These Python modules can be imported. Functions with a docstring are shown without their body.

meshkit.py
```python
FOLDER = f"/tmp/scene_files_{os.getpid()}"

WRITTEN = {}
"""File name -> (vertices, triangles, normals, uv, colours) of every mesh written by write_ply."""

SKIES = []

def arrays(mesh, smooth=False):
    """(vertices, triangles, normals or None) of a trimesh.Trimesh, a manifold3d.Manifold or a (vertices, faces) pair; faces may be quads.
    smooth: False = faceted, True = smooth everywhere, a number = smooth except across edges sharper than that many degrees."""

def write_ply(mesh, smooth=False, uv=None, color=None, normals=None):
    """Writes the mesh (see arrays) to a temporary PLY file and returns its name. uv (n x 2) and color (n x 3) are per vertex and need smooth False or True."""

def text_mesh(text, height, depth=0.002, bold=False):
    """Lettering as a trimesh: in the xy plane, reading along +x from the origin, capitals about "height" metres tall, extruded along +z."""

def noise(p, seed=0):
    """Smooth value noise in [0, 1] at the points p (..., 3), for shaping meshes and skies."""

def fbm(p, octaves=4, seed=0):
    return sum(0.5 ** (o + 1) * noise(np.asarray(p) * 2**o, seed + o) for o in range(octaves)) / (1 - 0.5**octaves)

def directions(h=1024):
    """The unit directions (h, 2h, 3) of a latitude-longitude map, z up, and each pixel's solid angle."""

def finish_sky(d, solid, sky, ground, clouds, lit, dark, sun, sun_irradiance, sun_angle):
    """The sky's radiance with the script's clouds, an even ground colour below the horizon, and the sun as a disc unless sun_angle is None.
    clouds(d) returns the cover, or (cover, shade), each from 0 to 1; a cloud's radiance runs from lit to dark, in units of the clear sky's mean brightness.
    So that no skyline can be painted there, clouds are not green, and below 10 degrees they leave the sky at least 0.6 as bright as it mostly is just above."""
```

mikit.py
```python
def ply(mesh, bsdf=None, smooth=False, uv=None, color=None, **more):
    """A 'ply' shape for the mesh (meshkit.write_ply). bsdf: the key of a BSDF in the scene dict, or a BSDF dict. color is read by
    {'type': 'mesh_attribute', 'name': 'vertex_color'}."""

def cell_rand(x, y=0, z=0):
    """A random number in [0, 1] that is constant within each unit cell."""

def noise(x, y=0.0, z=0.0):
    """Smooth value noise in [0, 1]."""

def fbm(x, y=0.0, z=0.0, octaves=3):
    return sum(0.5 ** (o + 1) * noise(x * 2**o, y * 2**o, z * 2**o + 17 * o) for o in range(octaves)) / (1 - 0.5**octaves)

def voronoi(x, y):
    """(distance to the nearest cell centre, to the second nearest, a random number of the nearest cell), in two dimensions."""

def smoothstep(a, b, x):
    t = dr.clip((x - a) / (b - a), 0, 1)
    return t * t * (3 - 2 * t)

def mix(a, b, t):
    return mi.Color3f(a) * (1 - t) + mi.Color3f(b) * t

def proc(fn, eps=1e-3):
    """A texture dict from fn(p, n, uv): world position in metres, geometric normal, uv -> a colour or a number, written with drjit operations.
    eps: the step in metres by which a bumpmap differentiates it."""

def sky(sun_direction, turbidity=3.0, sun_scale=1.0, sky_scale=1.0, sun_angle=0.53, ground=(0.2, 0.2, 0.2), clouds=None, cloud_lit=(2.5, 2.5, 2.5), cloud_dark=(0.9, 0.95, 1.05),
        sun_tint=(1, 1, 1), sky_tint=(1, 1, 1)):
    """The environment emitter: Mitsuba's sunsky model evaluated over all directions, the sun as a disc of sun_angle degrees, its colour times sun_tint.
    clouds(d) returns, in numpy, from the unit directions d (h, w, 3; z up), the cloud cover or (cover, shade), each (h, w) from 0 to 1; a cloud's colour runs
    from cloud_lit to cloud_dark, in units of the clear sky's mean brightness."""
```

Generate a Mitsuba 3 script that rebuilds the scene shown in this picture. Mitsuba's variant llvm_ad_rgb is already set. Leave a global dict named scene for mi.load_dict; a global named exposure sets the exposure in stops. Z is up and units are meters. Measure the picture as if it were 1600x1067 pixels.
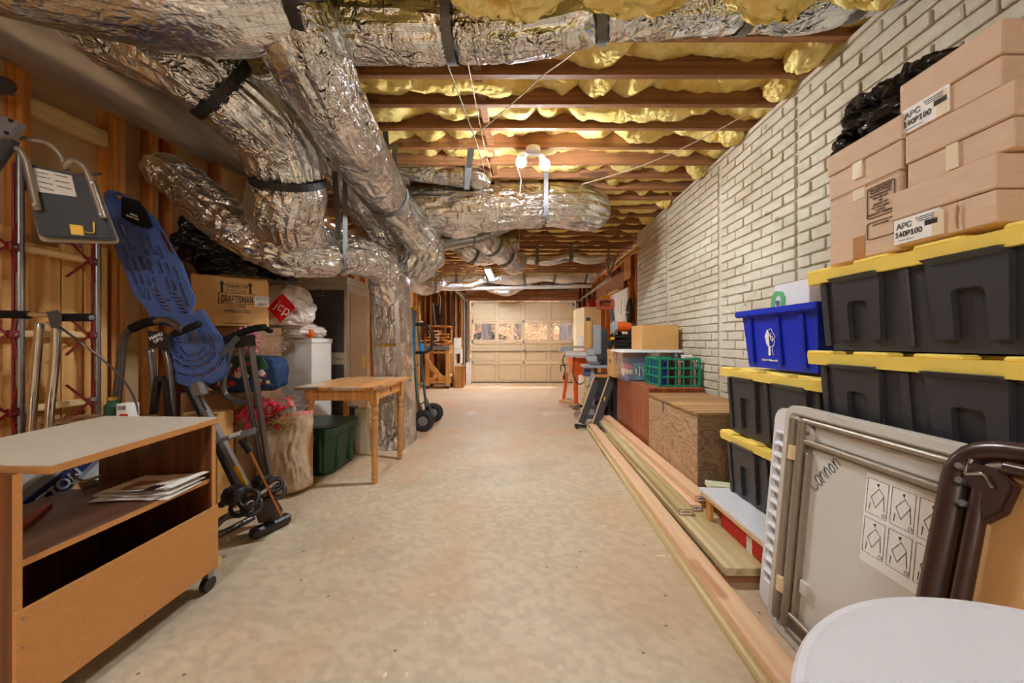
import math, random
import numpy as np
import trimesh
import shapely.geometry as sg
import shapely.ops as so
import drjit as dr
import mitsuba as mi
import meshkit, mikit
from mikit import noise, fbm, voronoi, cell_rand, smoothstep, mix

# ---------------------------------------------------------------- camera, sky, light, exposure
F_PX, CX, CY, CAM_Z = 540.0, 814.0, 533.5, 1.10
T = mi.ScalarTransform4f
scene, labels = {}, {}
exposure = 1.7
scene['camera'] = {
    'type': 'perspective', 'fov_axis': 'x', 'fov': math.degrees(2 * math.atan(800 / F_PX)),
    'to_world': T().look_at(origin=[0, 0, CAM_Z], target=[0, 1, CAM_Z], up=[0, 0, 1]),
    'principal_point_offset_x': -(CX - 800) / 1600.0, 'principal_point_offset_y': 0.0, 'near_clip': 0.02}
scene['sky'] = mikit.sky([0.3, 0.5, 0.75], turbidity=5, sun_scale=1.2, sky_scale=4.5,
                         clouds=lambda d: 0.75, cloud_lit=(1.6, 1.6, 1.6), cloud_dark=(1, 1, 1.05))
BULB_RADIANCE = 330.0        # the two flood bulbs under the joists
TUBE_RADIANCE = 38.0         # LED shop light near the garage door
REAR_FILL_RADIANCE = 48.0         # added fill light behind the camera, built like a shop light

Z_CEIL, X_R, X_L, Y_DOOR, Y_BACK = 2.70, 1.73, -2.60, 9.18, -2.6
rng = np.random.default_rng(7)
random.seed(7)


def P(px, py, Y):
    "a point of the place at distance Y in front of the camera, from where it is seen"
    return np.array([(px - CX) / F_PX * Y, Y, CAM_Z - (py - CY) / F_PX * Y])


def lin(r, g, b):
    f = lambda c: ((c / 255 + 0.055) / 1.055) ** 2.4 if c > 10.3 else c / 255 / 12.92
    return [f(r), f(g), f(b)]


# ---------------------------------------------------------------- naming
def key(name, parent=None):
    base = (parent + '__' if parent else '') + name
    used = USED.setdefault(base, 0)
    USED[base] += 1
    return base if used == 0 else f'{base}_{used:03d}'


USED = {}


def tag(k, label=None, cat=None, group=None, kind=None):
    d = labels.setdefault(k, {})
    for n, v in (('label', label), ('category', cat), ('group', group), ('kind', kind)):
        if v:
            d[n] = v
    return k


def thing(name, label, cat, group=None):
    return tag(key(name), label, cat, group)


def add(parent, name, mesh, mat, smooth=False, label=None, cat=None, group=None, kind=None, **more):
    k = key(name, parent)
    if isinstance(mesh, (list,)):
        mesh = cat_(mesh)
    scene[k] = mikit.ply(mesh, mat, smooth, **more)
    if label or cat or group or kind:
        tag(k, label, cat, group, kind)
    return k


def put(parent, name, ply, M=None, mat=None):
    "another entry of a shape that was written once"
    k = key(name, parent)
    scene[k] = dict(ply)
    if M is not None:
        scene[k]['to_world'] = T(np.asarray(M, float))
    if mat:
        scene[k]['bsdf'] = {'type': 'ref', 'id': mat}
    return k


# ---------------------------------------------------------------- mesh helpers
def cat_(ms):
    return trimesh.util.concatenate(ms)


def box(x0, x1, y0, y1, z0, z1, c=0.0):
    "a box, its edges chamfered by c"
    x0, x1 = min(x0, x1), max(x0, x1); y0, y1 = min(y0, y1), max(y0, y1); z0, z1 = min(z0, z1), max(z0, z1)
    if c <= 0:
        return trimesh.creation.box(extents=(x1 - x0, y1 - y0, z1 - z0), transform=tr((x0 + x1) / 2, (y0 + y1) / 2, (z0 + z1) / 2))
    c = min(c, (x1 - x0) * .45, (y1 - y0) * .45, (z1 - z0) * .45)
    pts = []
    for X, sx in ((x0, 1), (x1, -1)):
        for Y, sy in ((y0, 1), (y1, -1)):
            for Z, sz in ((z0, 1), (z1, -1)):
                pts += [(X, Y + sy * c, Z + sz * c), (X + sx * c, Y, Z + sz * c), (X + sx * c, Y + sy * c, Z)]
    return hull(pts)


def hull(pts):
    return trimesh.convex.convex_hull(np.asarray(pts, float))


def tr(x=0, y=0, z=0):
    M = np.eye(4); M[:3, 3] = (x, y, z); return M


def rot(axis, deg, at=(0, 0, 0)):
    return trimesh.transformations.rotation_matrix(math.radians(deg), {'x': (1, 0, 0), 'y': (0, 1, 0), 'z': (0, 0, 1)}.get(axis, axis), at)


def mv(m, M):
    m = m.copy(); m.apply_transform(M)
    return m


def frame(o, u, v):
    "matrix whose x runs along u, y along v (made square to u), z = u x v"
    u = np.asarray(u, float); u = u / np.linalg.norm(u)
    v = np.asarray(v, float); v = v - u * (v @ u); v = v / np.linalg.norm(v)
    M = np.eye(4); M[:3, 0], M[:3, 1], M[:3, 2], M[:3, 3] = u, v, np.cross(u, v), o
    return M


def on_plane(pts, M):
    "where the sight lines through the pixels meet the plane z = 0 of the frame M: (x, y) in that frame"
    Mi, out = np.linalg.inv(M), []
    for px, py in pts:
        d = np.array([(px - CX) / F_PX, 1, -(py - CY) / F_PX])
        o = Mi @ np.array([0, 0, CAM_Z, 1]); e = Mi[:3, :3] @ d
        t = -o[2] / e[2]
        out.append((o[0] + t * e[0], o[1] + t * e[1]))
    return out


def ext(poly, th, z0=0.0):
    "an outline (list or shapely polygon) extruded from z0 to z0 + th"
    poly = poly if hasattr(poly, 'geom_type') else sg.Polygon(poly)
    poly = poly.buffer(0)
    gs = [g for g in getattr(poly, 'geoms', [poly]) if g.area > 1e-9]
    m = cat_([trimesh.creation.extrude_polygon(g, th, engine='earcut') for g in gs])
    m.apply_translation((0, 0, z0))
    return m


def bevel_ext(poly, th, c=0.004):
    "extruded outline with both rims chamfered (three layers)"
    poly = poly if hasattr(poly, 'geom_type') else sg.Polygon(poly)
    inner = poly.buffer(-c, join_style=2)
    return cat_([ext(poly, th - 2 * c, c), ext(inner, th)])


def rrect(w, h, r, n=6):
    return sg.box(-w / 2 + r, -h / 2 + r, w / 2 - r, h / 2 - r).buffer(r, quad_segs=n)


def rrect_pts(x0, x1, y0, y1, r, n=5):
    return sg.box(x0 + r, y0 + r, x1 - r, y1 - r).buffer(r, quad_segs=n)


def smooth_path(pts, step=0.03):
    pts = np.asarray(pts, float)
    if len(pts) == 2:
        n = max(2, int(np.linalg.norm(pts[1, :3] - pts[0, :3]) / step) + 1)
        return pts[0] + (pts[1] - pts[0]) * np.linspace(0, 1, n)[:, None]
    q = np.vstack([2 * pts[0] - pts[1], pts, 2 * pts[-1] - pts[-2]])
    out = []
    for i in range(1, len(q) - 2):
        p0, p1, p2, p3 = q[i - 1:i + 3]
        n = max(2, int(np.linalg.norm(p2[:3] - p1[:3]) / step))
        t = np.linspace(0, 1, n, endpoint=False)[:, None]
        out.append(.5 * (2 * p1 + (p2 - p0) * t + (2 * p0 - 5 * p1 + 4 * p2 - p3) * t ** 2 + (3 * p1 - p0 - 3 * p2 + p3) * t ** 3))
    return np.vstack(out + [pts[-1:]])


def sweep(path, ring_of, n, caps=True):
    "surface around a path; ring_of(i, s, ang) -> radii (n,); returns mesh and uv (metres along, metres around)"
    p = np.asarray(path, float)[:, :3]
    t = np.gradient(p, axis=0); t /= np.linalg.norm(t, axis=1, keepdims=True) + 1e-12
    a = np.cross(t[0], (0, 0, 1) if abs(t[0][2]) < .9 else (1, 0, 0)); a /= np.linalg.norm(a)
    ang = np.arange(n) * 2 * np.pi / n
    s = np.concatenate([[0], np.cumsum(np.linalg.norm(np.diff(p, axis=0), axis=1))])
    V, UV = [], []
    for i in range(len(p)):
        a = a - t[i] * (a @ t[i]); a /= np.linalg.norm(a)
        b = np.cross(t[i], a)
        r = ring_of(i, s[i], ang)
        V.append(p[i] + r[:, None] * (np.cos(ang)[:, None] * a + np.sin(ang)[:, None] * b))
        UV.append(np.stack([np.full(n, s[i]), ang / (2 * np.pi) * 1.0], 1))
    V, UV = np.vstack(V), np.vstack(UV)
    i, j = np.meshgrid(np.arange(len(p) - 1), np.arange(n), indexing='ij')
    q = np.stack([i * n + j, i * n + (j + 1) % n, (i + 1) * n + (j + 1) % n, (i + 1) * n + j], -1).reshape(-1, 4)
    f = np.vstack([q[:, [0, 1, 2]], q[:, [0, 2, 3]]])
    if caps:
        m0, m1 = len(V), len(V) + 1
        V = np.vstack([V, p[0], p[-1]]); UV = np.vstack([UV, [0, 0], [s[-1], 0]])
        k = np.arange(n); L = (len(p) - 1) * n
        f = np.vstack([f, np.stack([np.full(n, m0), (k + 1) % n, k], 1), np.stack([np.full(n, m1), L + k, L + (k + 1) % n], 1)])
    m = trimesh.Trimesh(V, f, process=False)
    return m, UV


def tube(pts, r, n=10, step=0.03, smooth=True):
    pts = np.asarray(pts, float)
    path = smooth_path(pts, step) if smooth and len(pts) > 2 else pts
    if len(path) == 2:
        path = path[0] + (path[1] - path[0]) * np.array([0, .5, 1])[:, None]
    return sweep(path, lambda i, s, a: np.full(n, r), n)[0]


def bent(pts, r, n=10, rad=0.05):
    "a tube with straight runs and rounded corners of radius rad"
    pts = [np.asarray(p, float) for p in pts]
    out = [pts[0]]
    for a, b, c in zip(pts, pts[1:], pts[2:]):
        u, v = a - b, c - b
        d = min(rad, np.linalg.norm(u) * .48, np.linalg.norm(v) * .48)
        e, g = b + u / np.linalg.norm(u) * d, b + v / np.linalg.norm(v) * d
        for t in np.linspace(0, 1, 7):
            out.append((1 - t) ** 2 * e + 2 * t * (1 - t) * b + t * t * g)
    out.append(pts[-1])
    return sweep(np.array(out), lambda i, s, a: np.full(n, r), n)[0]


def bar(a, b, w, h, up=(0, 0, 1), c=0.0):
    "a straight square bar from a to b, w across, h along up"
    a, b = np.asarray(a, float), np.asarray(b, float)
    d = b - a; L = np.linalg.norm(d)
    if abs(np.dot(d / L, np.asarray(up, float))) > .95:
        up = (1, 0, 0)
    M = frame(a, d, np.cross(up, d))
    return mv(box(0, L, -w / 2, w / 2, -h / 2, h / 2, c), M)


def ribbon(pts, w, side, th=0.002):
    "a flat band along pts, w wide along side"
    p = np.asarray(pts, float); side = np.broadcast_to(np.asarray(side, float), p.shape)
    side = side / np.linalg.norm(side, axis=1, keepdims=True)
    t = np.gradient(p, axis=0); n = np.cross(t, side); n /= np.linalg.norm(n, axis=1, keepdims=True) + 1e-12
    V = np.stack([p - side * w / 2 - n * th / 2, p + side * w / 2 - n * th / 2, p + side * w / 2 + n * th / 2, p - side * w / 2 + n * th / 2], 1)
    k = len(p); V = V.reshape(-1, 3); f = []
    for i in range(k - 1):
        for j in range(4):
            a, b = i * 4 + j, i * 4 + (j + 1) % 4
            f += [(a, b, b + 4), (a, b + 4, a + 4)]
    f += [(0, 2, 1), (0, 3, 2), (4 * k - 4, 4 * k - 3, 4 * k - 2), (4 * k - 4, 4 * k - 2, 4 * k - 1)]
    m = trimesh.Trimesh(V, f, process=False); trimesh.repair.fix_normals(m)
    return m


def lathe(profile, n=24):
    return trimesh.creation.revolve(np.asarray(profile, float), sections=n)


def cyl(a, b, r, n=16, r2=None):
    a, b = np.asarray(a, float), np.asarray(b, float)
    r2 = r if r2 is None else r2
    L = np.linalg.norm(b - a)
    m = lathe([(0, 0), (r, 0), (r2, L), (0, L)], n)
    return mv(m, trimesh.geometry.align_vectors([0, 0, 1], (b - a) / L) if L else np.eye(4)) if False else mv(m, tr(*a) @ trimesh.geometry.align_vectors([0, 0, 1], (b - a) / L))


def torus(c, R, r, axis, n=24, m=10):
    t = trimesh.creation.torus(R, r, major_sections=n, minor_sections=m)
    return mv(t, tr(*c) @ trimesh.geometry.align_vectors([0, 0, 1], np.asarray(axis, float) / np.linalg.norm(axis)))


def grid(fn, nu, nv):
    "surface from fn(U, V) -> (..., 3) over the unit square, with uv"
    u, v = np.meshgrid(np.linspace(0, 1, nu), np.linspace(0, 1, nv), indexing='ij')
    X = fn(u, v).reshape(-1, 3)
    i, j = np.meshgrid(np.arange(nu - 1), np.arange(nv - 1), indexing='ij')
    a = i * nv + j
    f = np.concatenate([np.stack([a, a + nv, a + nv + 1], -1).reshape(-1, 3), np.stack([a, a + nv + 1, a + 1], -1).reshape(-1, 3)])
    return trimesh.Trimesh(X, f, process=False), np.stack([u.ravel(), v.ravel()], 1)


def blob(c, size, seed=0, sub=4, amp=.25, freq=2.0, ridge=True, power=1.0, flat=None):
    "a crumpled closed shape (bags): an icosphere pushed about by ridged noise; flat = height of a flat bottom"
    m = trimesh.creation.icosphere(subdivisions=sub)
    d = np.array(m.vertices)
    if power != 1:
        d = np.sign(d) * np.abs(d) ** power
    n1 = meshkit.fbm(d * freq + seed * 7.3, 4, seed)
    n1 = 1 - 2 * np.abs(n1 - .5) * 2 if ridge else n1
    n2 = meshkit.fbm(d * freq * .5 + seed * 3.1, 2, seed + 9)
    k = 1 + amp * (n1 - .5) + amp * 1.2 * (n2 - .5)
    v = d * k[:, None] * np.asarray(size)
    v = v + np.asarray(c)
    if flat is not None:
        v[:, 2] = np.maximum(v[:, 2], flat)
    m.vertices = v
    return m


def text(s, h, M, depth=0.0015, bold=True, center=True, width=None):
    "raised lettering in the xy plane of M"
    m = meshkit.text_mesh(s, h, depth, bold)
    b = m.bounds
    if width:
        m.apply_scale([width / (b[1, 0] - b[0, 0]), 1, 1]); b = m.bounds
    if center:
        m.apply_translation(-(b[0] + b[1]) / 2 * [1, 1, 0])
    return mv(m, M)
# ---------------------------------------------------------------- materials
def mat(name, col, rough=0.5, metallic=0.0, bump=None, bump_scale=0.001, eps=1e-3, spec=0.5, clearcoat=0.0, two=True, **more):
    c = mikit.proc(col) if callable(col) else {'type': 'rgb', 'value': [float(v) for v in col]}
    b = {'type': 'principled', 'base_color': c, 'roughness': rough, 'metallic': metallic, 'specular': spec, **more}
    if clearcoat:
        b['clearcoat'] = clearcoat
    if bump is not None:
        b = {'type': 'bumpmap', 'tex': mikit.proc(bump, eps), 'scale': bump_scale, 'bsdf': b}
    scene['mat_' + name] = {'type': 'twosided', 'bsdf': b} if two else b
    return 'mat_' + name


def wood(axis, c1, c2, c3=None, ring=26.0, knots=True):
    "boards with the grain along an axis: bands across it, drawn out along it"
    def fn(p, n, uv):
        a, b, c = {'x': (p.x, p.y, p.z), 'y': (p.y, p.x, p.z), 'z': (p.z, p.x, p.y)}[axis]
        w = noise(a * 1.3, b * 9, c * 9)
        g = noise(a * 0.9 + 3, (b + w * .03) * ring * 2.2, (c + w * .03) * ring * 2.2)
        fine = noise(a * 6, b * 220, c * 220)
        col = mix(c1, c2, smoothstep(.25, .75, g) * .75 + fine * .25)
        big = noise(a * .35 + 11, b * 3.7, c * 3.7)
        col = col * (.82 + .36 * big)
        if c3 is not None:
            k = noise(a * 5 + 5, b * 11, c * 11)
            col = mix(col, c3, smoothstep(.80, .90, k) * .8)
        return col
    return fn


def floor_fn(p, n, uv):
    w = fbm(p.x * 1.1, p.y * 1.1, 0.3, 3)
    st = fbm(p.x * 1.5 + w * 1.5 + p.y * .9, p.y * 3.4 - p.x * 1.2 + w * 1.5, 3.1, 6)
    fine = fbm(p.x * 30, p.y * 42 + p.x * 9, 1.7, 5)
    col = mix(lin(192, 175, 148), lin(206, 189, 161), smoothstep(.3, .7, fine))
    col = mix(col, lin(156, 147, 131), smoothstep(.50, .76, st) * .32)
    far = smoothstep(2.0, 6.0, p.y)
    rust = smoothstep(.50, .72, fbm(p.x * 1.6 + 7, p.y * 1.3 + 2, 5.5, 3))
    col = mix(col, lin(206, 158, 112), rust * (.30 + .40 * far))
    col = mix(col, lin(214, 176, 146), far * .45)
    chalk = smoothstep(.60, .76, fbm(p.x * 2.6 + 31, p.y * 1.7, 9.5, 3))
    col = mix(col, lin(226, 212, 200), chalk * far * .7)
    d1, d2, r = voronoi(p.x * 7 + noise(p.x * 40, p.y * 40), p.y * 7)
    chip = dr.select((r > .86) & (d1 < .07), 1., 0.) * smoothstep(.35, .6, noise(p.x * .9, p.y * .9, 8.2))
    col = mix(col, lin(238, 230, 214), chip * .9)
    d3, d4, r2 = voronoi(p.x * 11 + 50, p.y * 11)
    col = mix(col, lin(92, 76, 60), dr.select((r2 > .93) & (d3 < .06), 1., 0.) * .8)
    return col


def floor_rough(p, n, uv):
    return .38 + .3 * fbm(p.x * 2.2, p.y * 3.6, 3.1, 2)


def floor_bump(p, n, uv):
    return fbm(p.x * 26, p.y * 26, .5, 3)


def brick_fn(p, n, uv):
    v = fbm(p.y * 2.0, p.z * 3.0, 1.0, 3)
    f = noise(p.y * 150, p.z * 150, p.x * 150)
    col = mix(lin(190, 183, 162), lin(212, 207, 190), smoothstep(.3, .7, v) * .7 + .3 * f)
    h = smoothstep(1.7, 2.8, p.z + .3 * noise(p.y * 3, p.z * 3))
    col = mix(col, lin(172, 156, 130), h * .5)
    chip = smoothstep(.88, .90, noise(p.y * 9 + 4, p.z * 13 + 2, 2.2)) * smoothstep(.55, .7, noise(p.y * 1.2, p.z * 1.3, 7.7))
    return mix(col, lin(150, 128, 106), chip * .7)


def brick_bump(p, n, uv):
    return fbm(p.y * 60, p.z * 85, p.x * 60, 3)


def foil_soft_bump(p, n, uv):
    return dr.abs(noise(p.x * 26, p.y * 40, p.z * 40) - .5) * 2 + .6 * noise(p.x * 90, p.y * 160, p.z * 160)


def foil_bump(p, n, uv):
    w = fbm(p.x * 11, p.y * 11, p.z * 11, 2)
    a = noise(p.x * 70 + w * 9, p.y * 70, p.z * 70 + w * 6)
    b = noise(p.x * 34 + 9 - w * 8, p.y * 34 + w * 7, p.z * 34)
    k = .18 + .82 * smoothstep(.38, .62, noise(p.x * 7 + 3, p.y * 7, p.z * 7))
    return k * (.5 * dr.abs(a - .5) * 2 + dr.abs(b - .5) * 2)


def foil_col(p, n, uv):
    # the reinforcing threads under the foil show as a fine net
    gx, gy = uv.x / .022, uv.y * 34
    lx, ly = dr.abs(gx - dr.floor(gx) - .5), dr.abs(gy - dr.floor(gy) - .5)
    ln = dr.maximum(smoothstep(.44, .49, lx), smoothstep(.44, .49, ly))
    col = mi.Color3f(.82, .855, .90)
    dirt = fbm(p.x * 5, p.y * 5, p.z * 5, 2)
    col = mix(col, [.56, .50, .43], smoothstep(.45, .8, dirt) * .4)
    return col * (1 - .35 * ln)


def insul_fn(p, n, uv):
    v = fbm(p.x * 9, p.y * 9, p.z * 9, 3)
    g = noise(p.x * 60, p.y * 60, p.z * 60)
    col = mix(lin(240, 224, 150), lin(226, 198, 110), smoothstep(.3, .75, v))
    col = mix(col, lin(190, 148, 70), smoothstep(.72, .9, fbm(p.x * 4 + 3, p.y * 7, p.z * 7, 2)) * .6)
    return col * (.88 + .24 * g)


def insul_bump(p, n, uv):
    return fbm(p.x * 45, p.y * 45, p.z * 45, 3)


def ply_fn(p, n, uv):
    # rotary-cut plywood: contour bands of a slow field
    h = fbm(p.y * 4.0 + .3, p.z * 8.0, p.x * 4.0, 3) * 8 + p.z * 8
    t = dr.abs(h * 2 - dr.floor(h * 2) - .5) * 2
    f = noise(p.y * 14, p.z * 160, p.x * 160)
    col = mix(lin(184, 152, 116), lin(126, 92, 62), smoothstep(.4, 1., t) * .6)
    return col * (.85 + .3 * f)


def board_fn(p, n, uv):
    f = noise(p.x * 120, p.y * 120, p.z * 120)
    v = fbm(p.x * 3, p.y * 3, p.z * 3, 2)
    return mix(lin(178, 122, 64), lin(198, 140, 80), v * .6 + f * .4)


def card_fn(p, n, uv):
    f = noise(p.x * 25, p.y * 25, p.z * 180)
    v = fbm(p.x * 4, p.y * 4, p.z * 4, 2)
    return mix(lin(204, 174, 146), lin(218, 190, 162), f * .5 + v * .5)


def tabletop_fn(p, n, uv):
    w = fbm(p.x * 2.5, p.y * 6, .7, 3)
    g = noise(p.x * 70 + w * 6, p.y * 2.0, 1.)
    col = mix(lin(212, 158, 96), lin(178, 120, 66), g)
    col = mix(col, lin(190, 176, 166), smoothstep(.46, .60, fbm(p.x * 5 + 5, p.y * 3.6 + 1, 4.4, 3)) * .75)
    return mix(col, lin(88, 58, 44), smoothstep(.54, .66, fbm(p.x * 6 + 15, p.y * 5 + 9, 2.4, 3)) * .7)


def leaf_fn(p, n, uv):
    a = noise(p.x * 5, p.y * 5, p.z * 5)
    b = noise(p.x * 17, p.y * 17, p.z * 17)
    return mix(lin(150, 104, 66), lin(222, 190, 150), a * .4 + b * .6)


def bark_fn(p, n, uv):
    return mix(lin(84, 78, 80), lin(150, 142, 140), fbm(p.x * 9, p.y * 9, p.z * 1.6, 3))


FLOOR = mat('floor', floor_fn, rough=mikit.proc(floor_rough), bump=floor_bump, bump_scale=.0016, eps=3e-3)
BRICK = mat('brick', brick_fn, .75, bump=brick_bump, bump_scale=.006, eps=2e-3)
FOIL = mat('foil', foil_col, .09, 1.0, bump=foil_bump, bump_scale=.010, eps=1.5e-3)
FOIL_DULL = mat('foil_dull', lin(176, 164, 152), .38, .85)
FOIL_SMOOTH = mat('foil_smooth', foil_col, .2, 1.0, bump=foil_soft_bump, bump_scale=.004, eps=1.5e-3)
GALV = mat('galvanized', lin(176, 182, 182), .3, .95)
scene['mat_insulation'] = {'type': 'twosided', 'bsdf': {'type': 'bumpmap', 'tex': mikit.proc(insul_bump, 3e-3), 'scale': .012, 'bsdf': {'type': 'diffuse', 'reflectance': mikit.proc(insul_fn)}}}
INSUL = 'mat_insulation'
JOIST = mat('joist', wood('x', lin(150, 104, 66), lin(118, 76, 46), lin(72, 44, 26)), .7)
STUD = mat('stud', wood('z', lin(208, 142, 70), lin(170, 104, 42), lin(100, 54, 22)), .65)
PINE_Z = mat('pine_z', wood('z', lin(226, 178, 108), lin(204, 146, 76)), .6)
PINE_Y = mat('pine_y', wood('y', lin(226, 196, 140), lin(204, 168, 110), lin(150, 104, 60)), .6)
TREATED_Y = mat('treated_y', wood('y', lin(224, 210, 164), lin(184, 160, 106), lin(140, 110, 70), ring=20), .6)
PINK_Y = mat('pink_y', wood('y', lin(240, 206, 168), lin(232, 186, 142), lin(186, 128, 86)), .6)
BEAM_X = mat('beam_x', wood('x', lin(160, 112, 74), lin(134, 88, 54), lin(80, 50, 32)), .65)
PLY = mat('plywood', ply_fn, .6)
BOARD = mat('particle_board', board_fn, .6)
CARD = mat('cardboard', card_fn, .75, spec=.2)
CARD_TAN = mat('cardboard_tan', lin(210, 164, 104), .75, spec=.2)
CARD_DARK = mat('cardboard_dark', lin(150, 116, 84), .8, spec=.2)
CARD_IN = mat('cardboard_inner', lin(160, 116, 76), .8, spec=.2)
TABLETOP = mat('tabletop', tabletop_fn, .35)
LEAF = mat('leaves', leaf_fn, .9)
BARK = mat('bark', bark_fn, .9)
HONEY = mat('honey_wood', wood('z', lin(206, 150, 86), lin(178, 120, 60)), .35)
WALNUT = mat('walnut_laminate', wood('z', lin(110, 62, 32), lin(78, 42, 22)), .4)
WALNUT_Y = mat('walnut_shelf', wood('y', lin(112, 80, 62), lin(92, 62, 46)), .4)
MAHOG = mat('mahogany_panel', wood('z', lin(164, 92, 54), lin(134, 70, 38)), .4)
LAMINATE = mat('laminate_top', lin(196, 186, 166), .4)
SHEATH = mat('sheathing', lin(190, 160, 118), .85, spec=.2)
HOUSEWRAP = mat('gray_sheathing', lin(150, 136, 122), .8)
DOORCREAM = mat('door_cream', lin(228, 208, 172), .5)
RECESS_SHADE = mat('door_recess_shade', lin(188, 166, 130), .6)
WHITE = mat('white_paint', lin(232, 230, 224), .45)
CREAM = mat('cream_metal', lin(240, 222, 178), .4)
PAPER = mat('paper', lin(238, 236, 230), .7, spec=.2)
NEWS = mat('newsprint', lin(196, 188, 178), .8, spec=.2)
BLACK = mat('black_plastic', lin(30, 30, 32), .4)
FOAM = mat('black_foam', lin(24, 24, 25), .85, spec=.2)
BINBLACK = mat('bin_black', lin(52, 52, 56), .42)
YELLOW = mat('yellow_plastic', lin(246, 218, 104), .38)
BLUEBIN = mat('blue_bin', lin(18, 46, 190), .32)
BLUESEAT = mat('blue_seat', lin(66, 92, 152), .42)
NAVY = mat('navy', lin(26, 56, 96), .8)
GREENBIN = mat('green_bin', lin(24, 66, 48), .4)
GREENCRATE = mat('green_crate', lin(20, 132, 104), .4)
RED = mat('red_paint', lin(150, 28, 26), .4)
REDBRIGHT = mat('bright_red', lin(206, 22, 30), .5)
DARKRED = mat('dark_red', lin(120, 24, 22), .45)
ORANGE = mat('orange_paint', lin(236, 100, 24), .4)
YELLOWP = mat('yellow_paint', lin(246, 196, 30), .4)
GRAY = mat('gray_paint', lin(120, 122, 126), .45)
LGRAY = mat('light_gray_paint', lin(170, 180, 188), .4)
DGRAY = mat('dark_gray', lin(66, 68, 72), .45)
FURN = mat('furnace_gray', lin(96, 94, 94), .38, .3)
FURNBEIGE = mat('furnace_beige', lin(206, 194, 172), .4)
TANPIPE = mat('tan_tube', lin(150, 138, 122), .35, .3)
TABLEGRAY = mat('table_gray', lin(200, 196, 186), .5)
TABLEBACK = mat('table_recess', lin(164, 156, 144), .55)
TABLERECESS = mat('table_panel', lin(208, 205, 197), .5)
CHROME = mat('chrome', lin(214, 214, 214), .12, 1.0)
STEEL = mat('steel', lin(150, 150, 152), .35, .9)
GUNMETAL = mat('gunmetal_tube', lin(112, 108, 108), .28, .8)
BROWNMETAL = mat('brown_metal', lin(56, 34, 28), .22, .2, clearcoat=.6)
FIBER = mat('fiberboard', lin(188, 140, 84), .75)
PADBLACK = mat('black_vinyl', lin(46, 54, 62), .5)
BRASS = mat('brass', lin(210, 180, 90), .3, .9)
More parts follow.
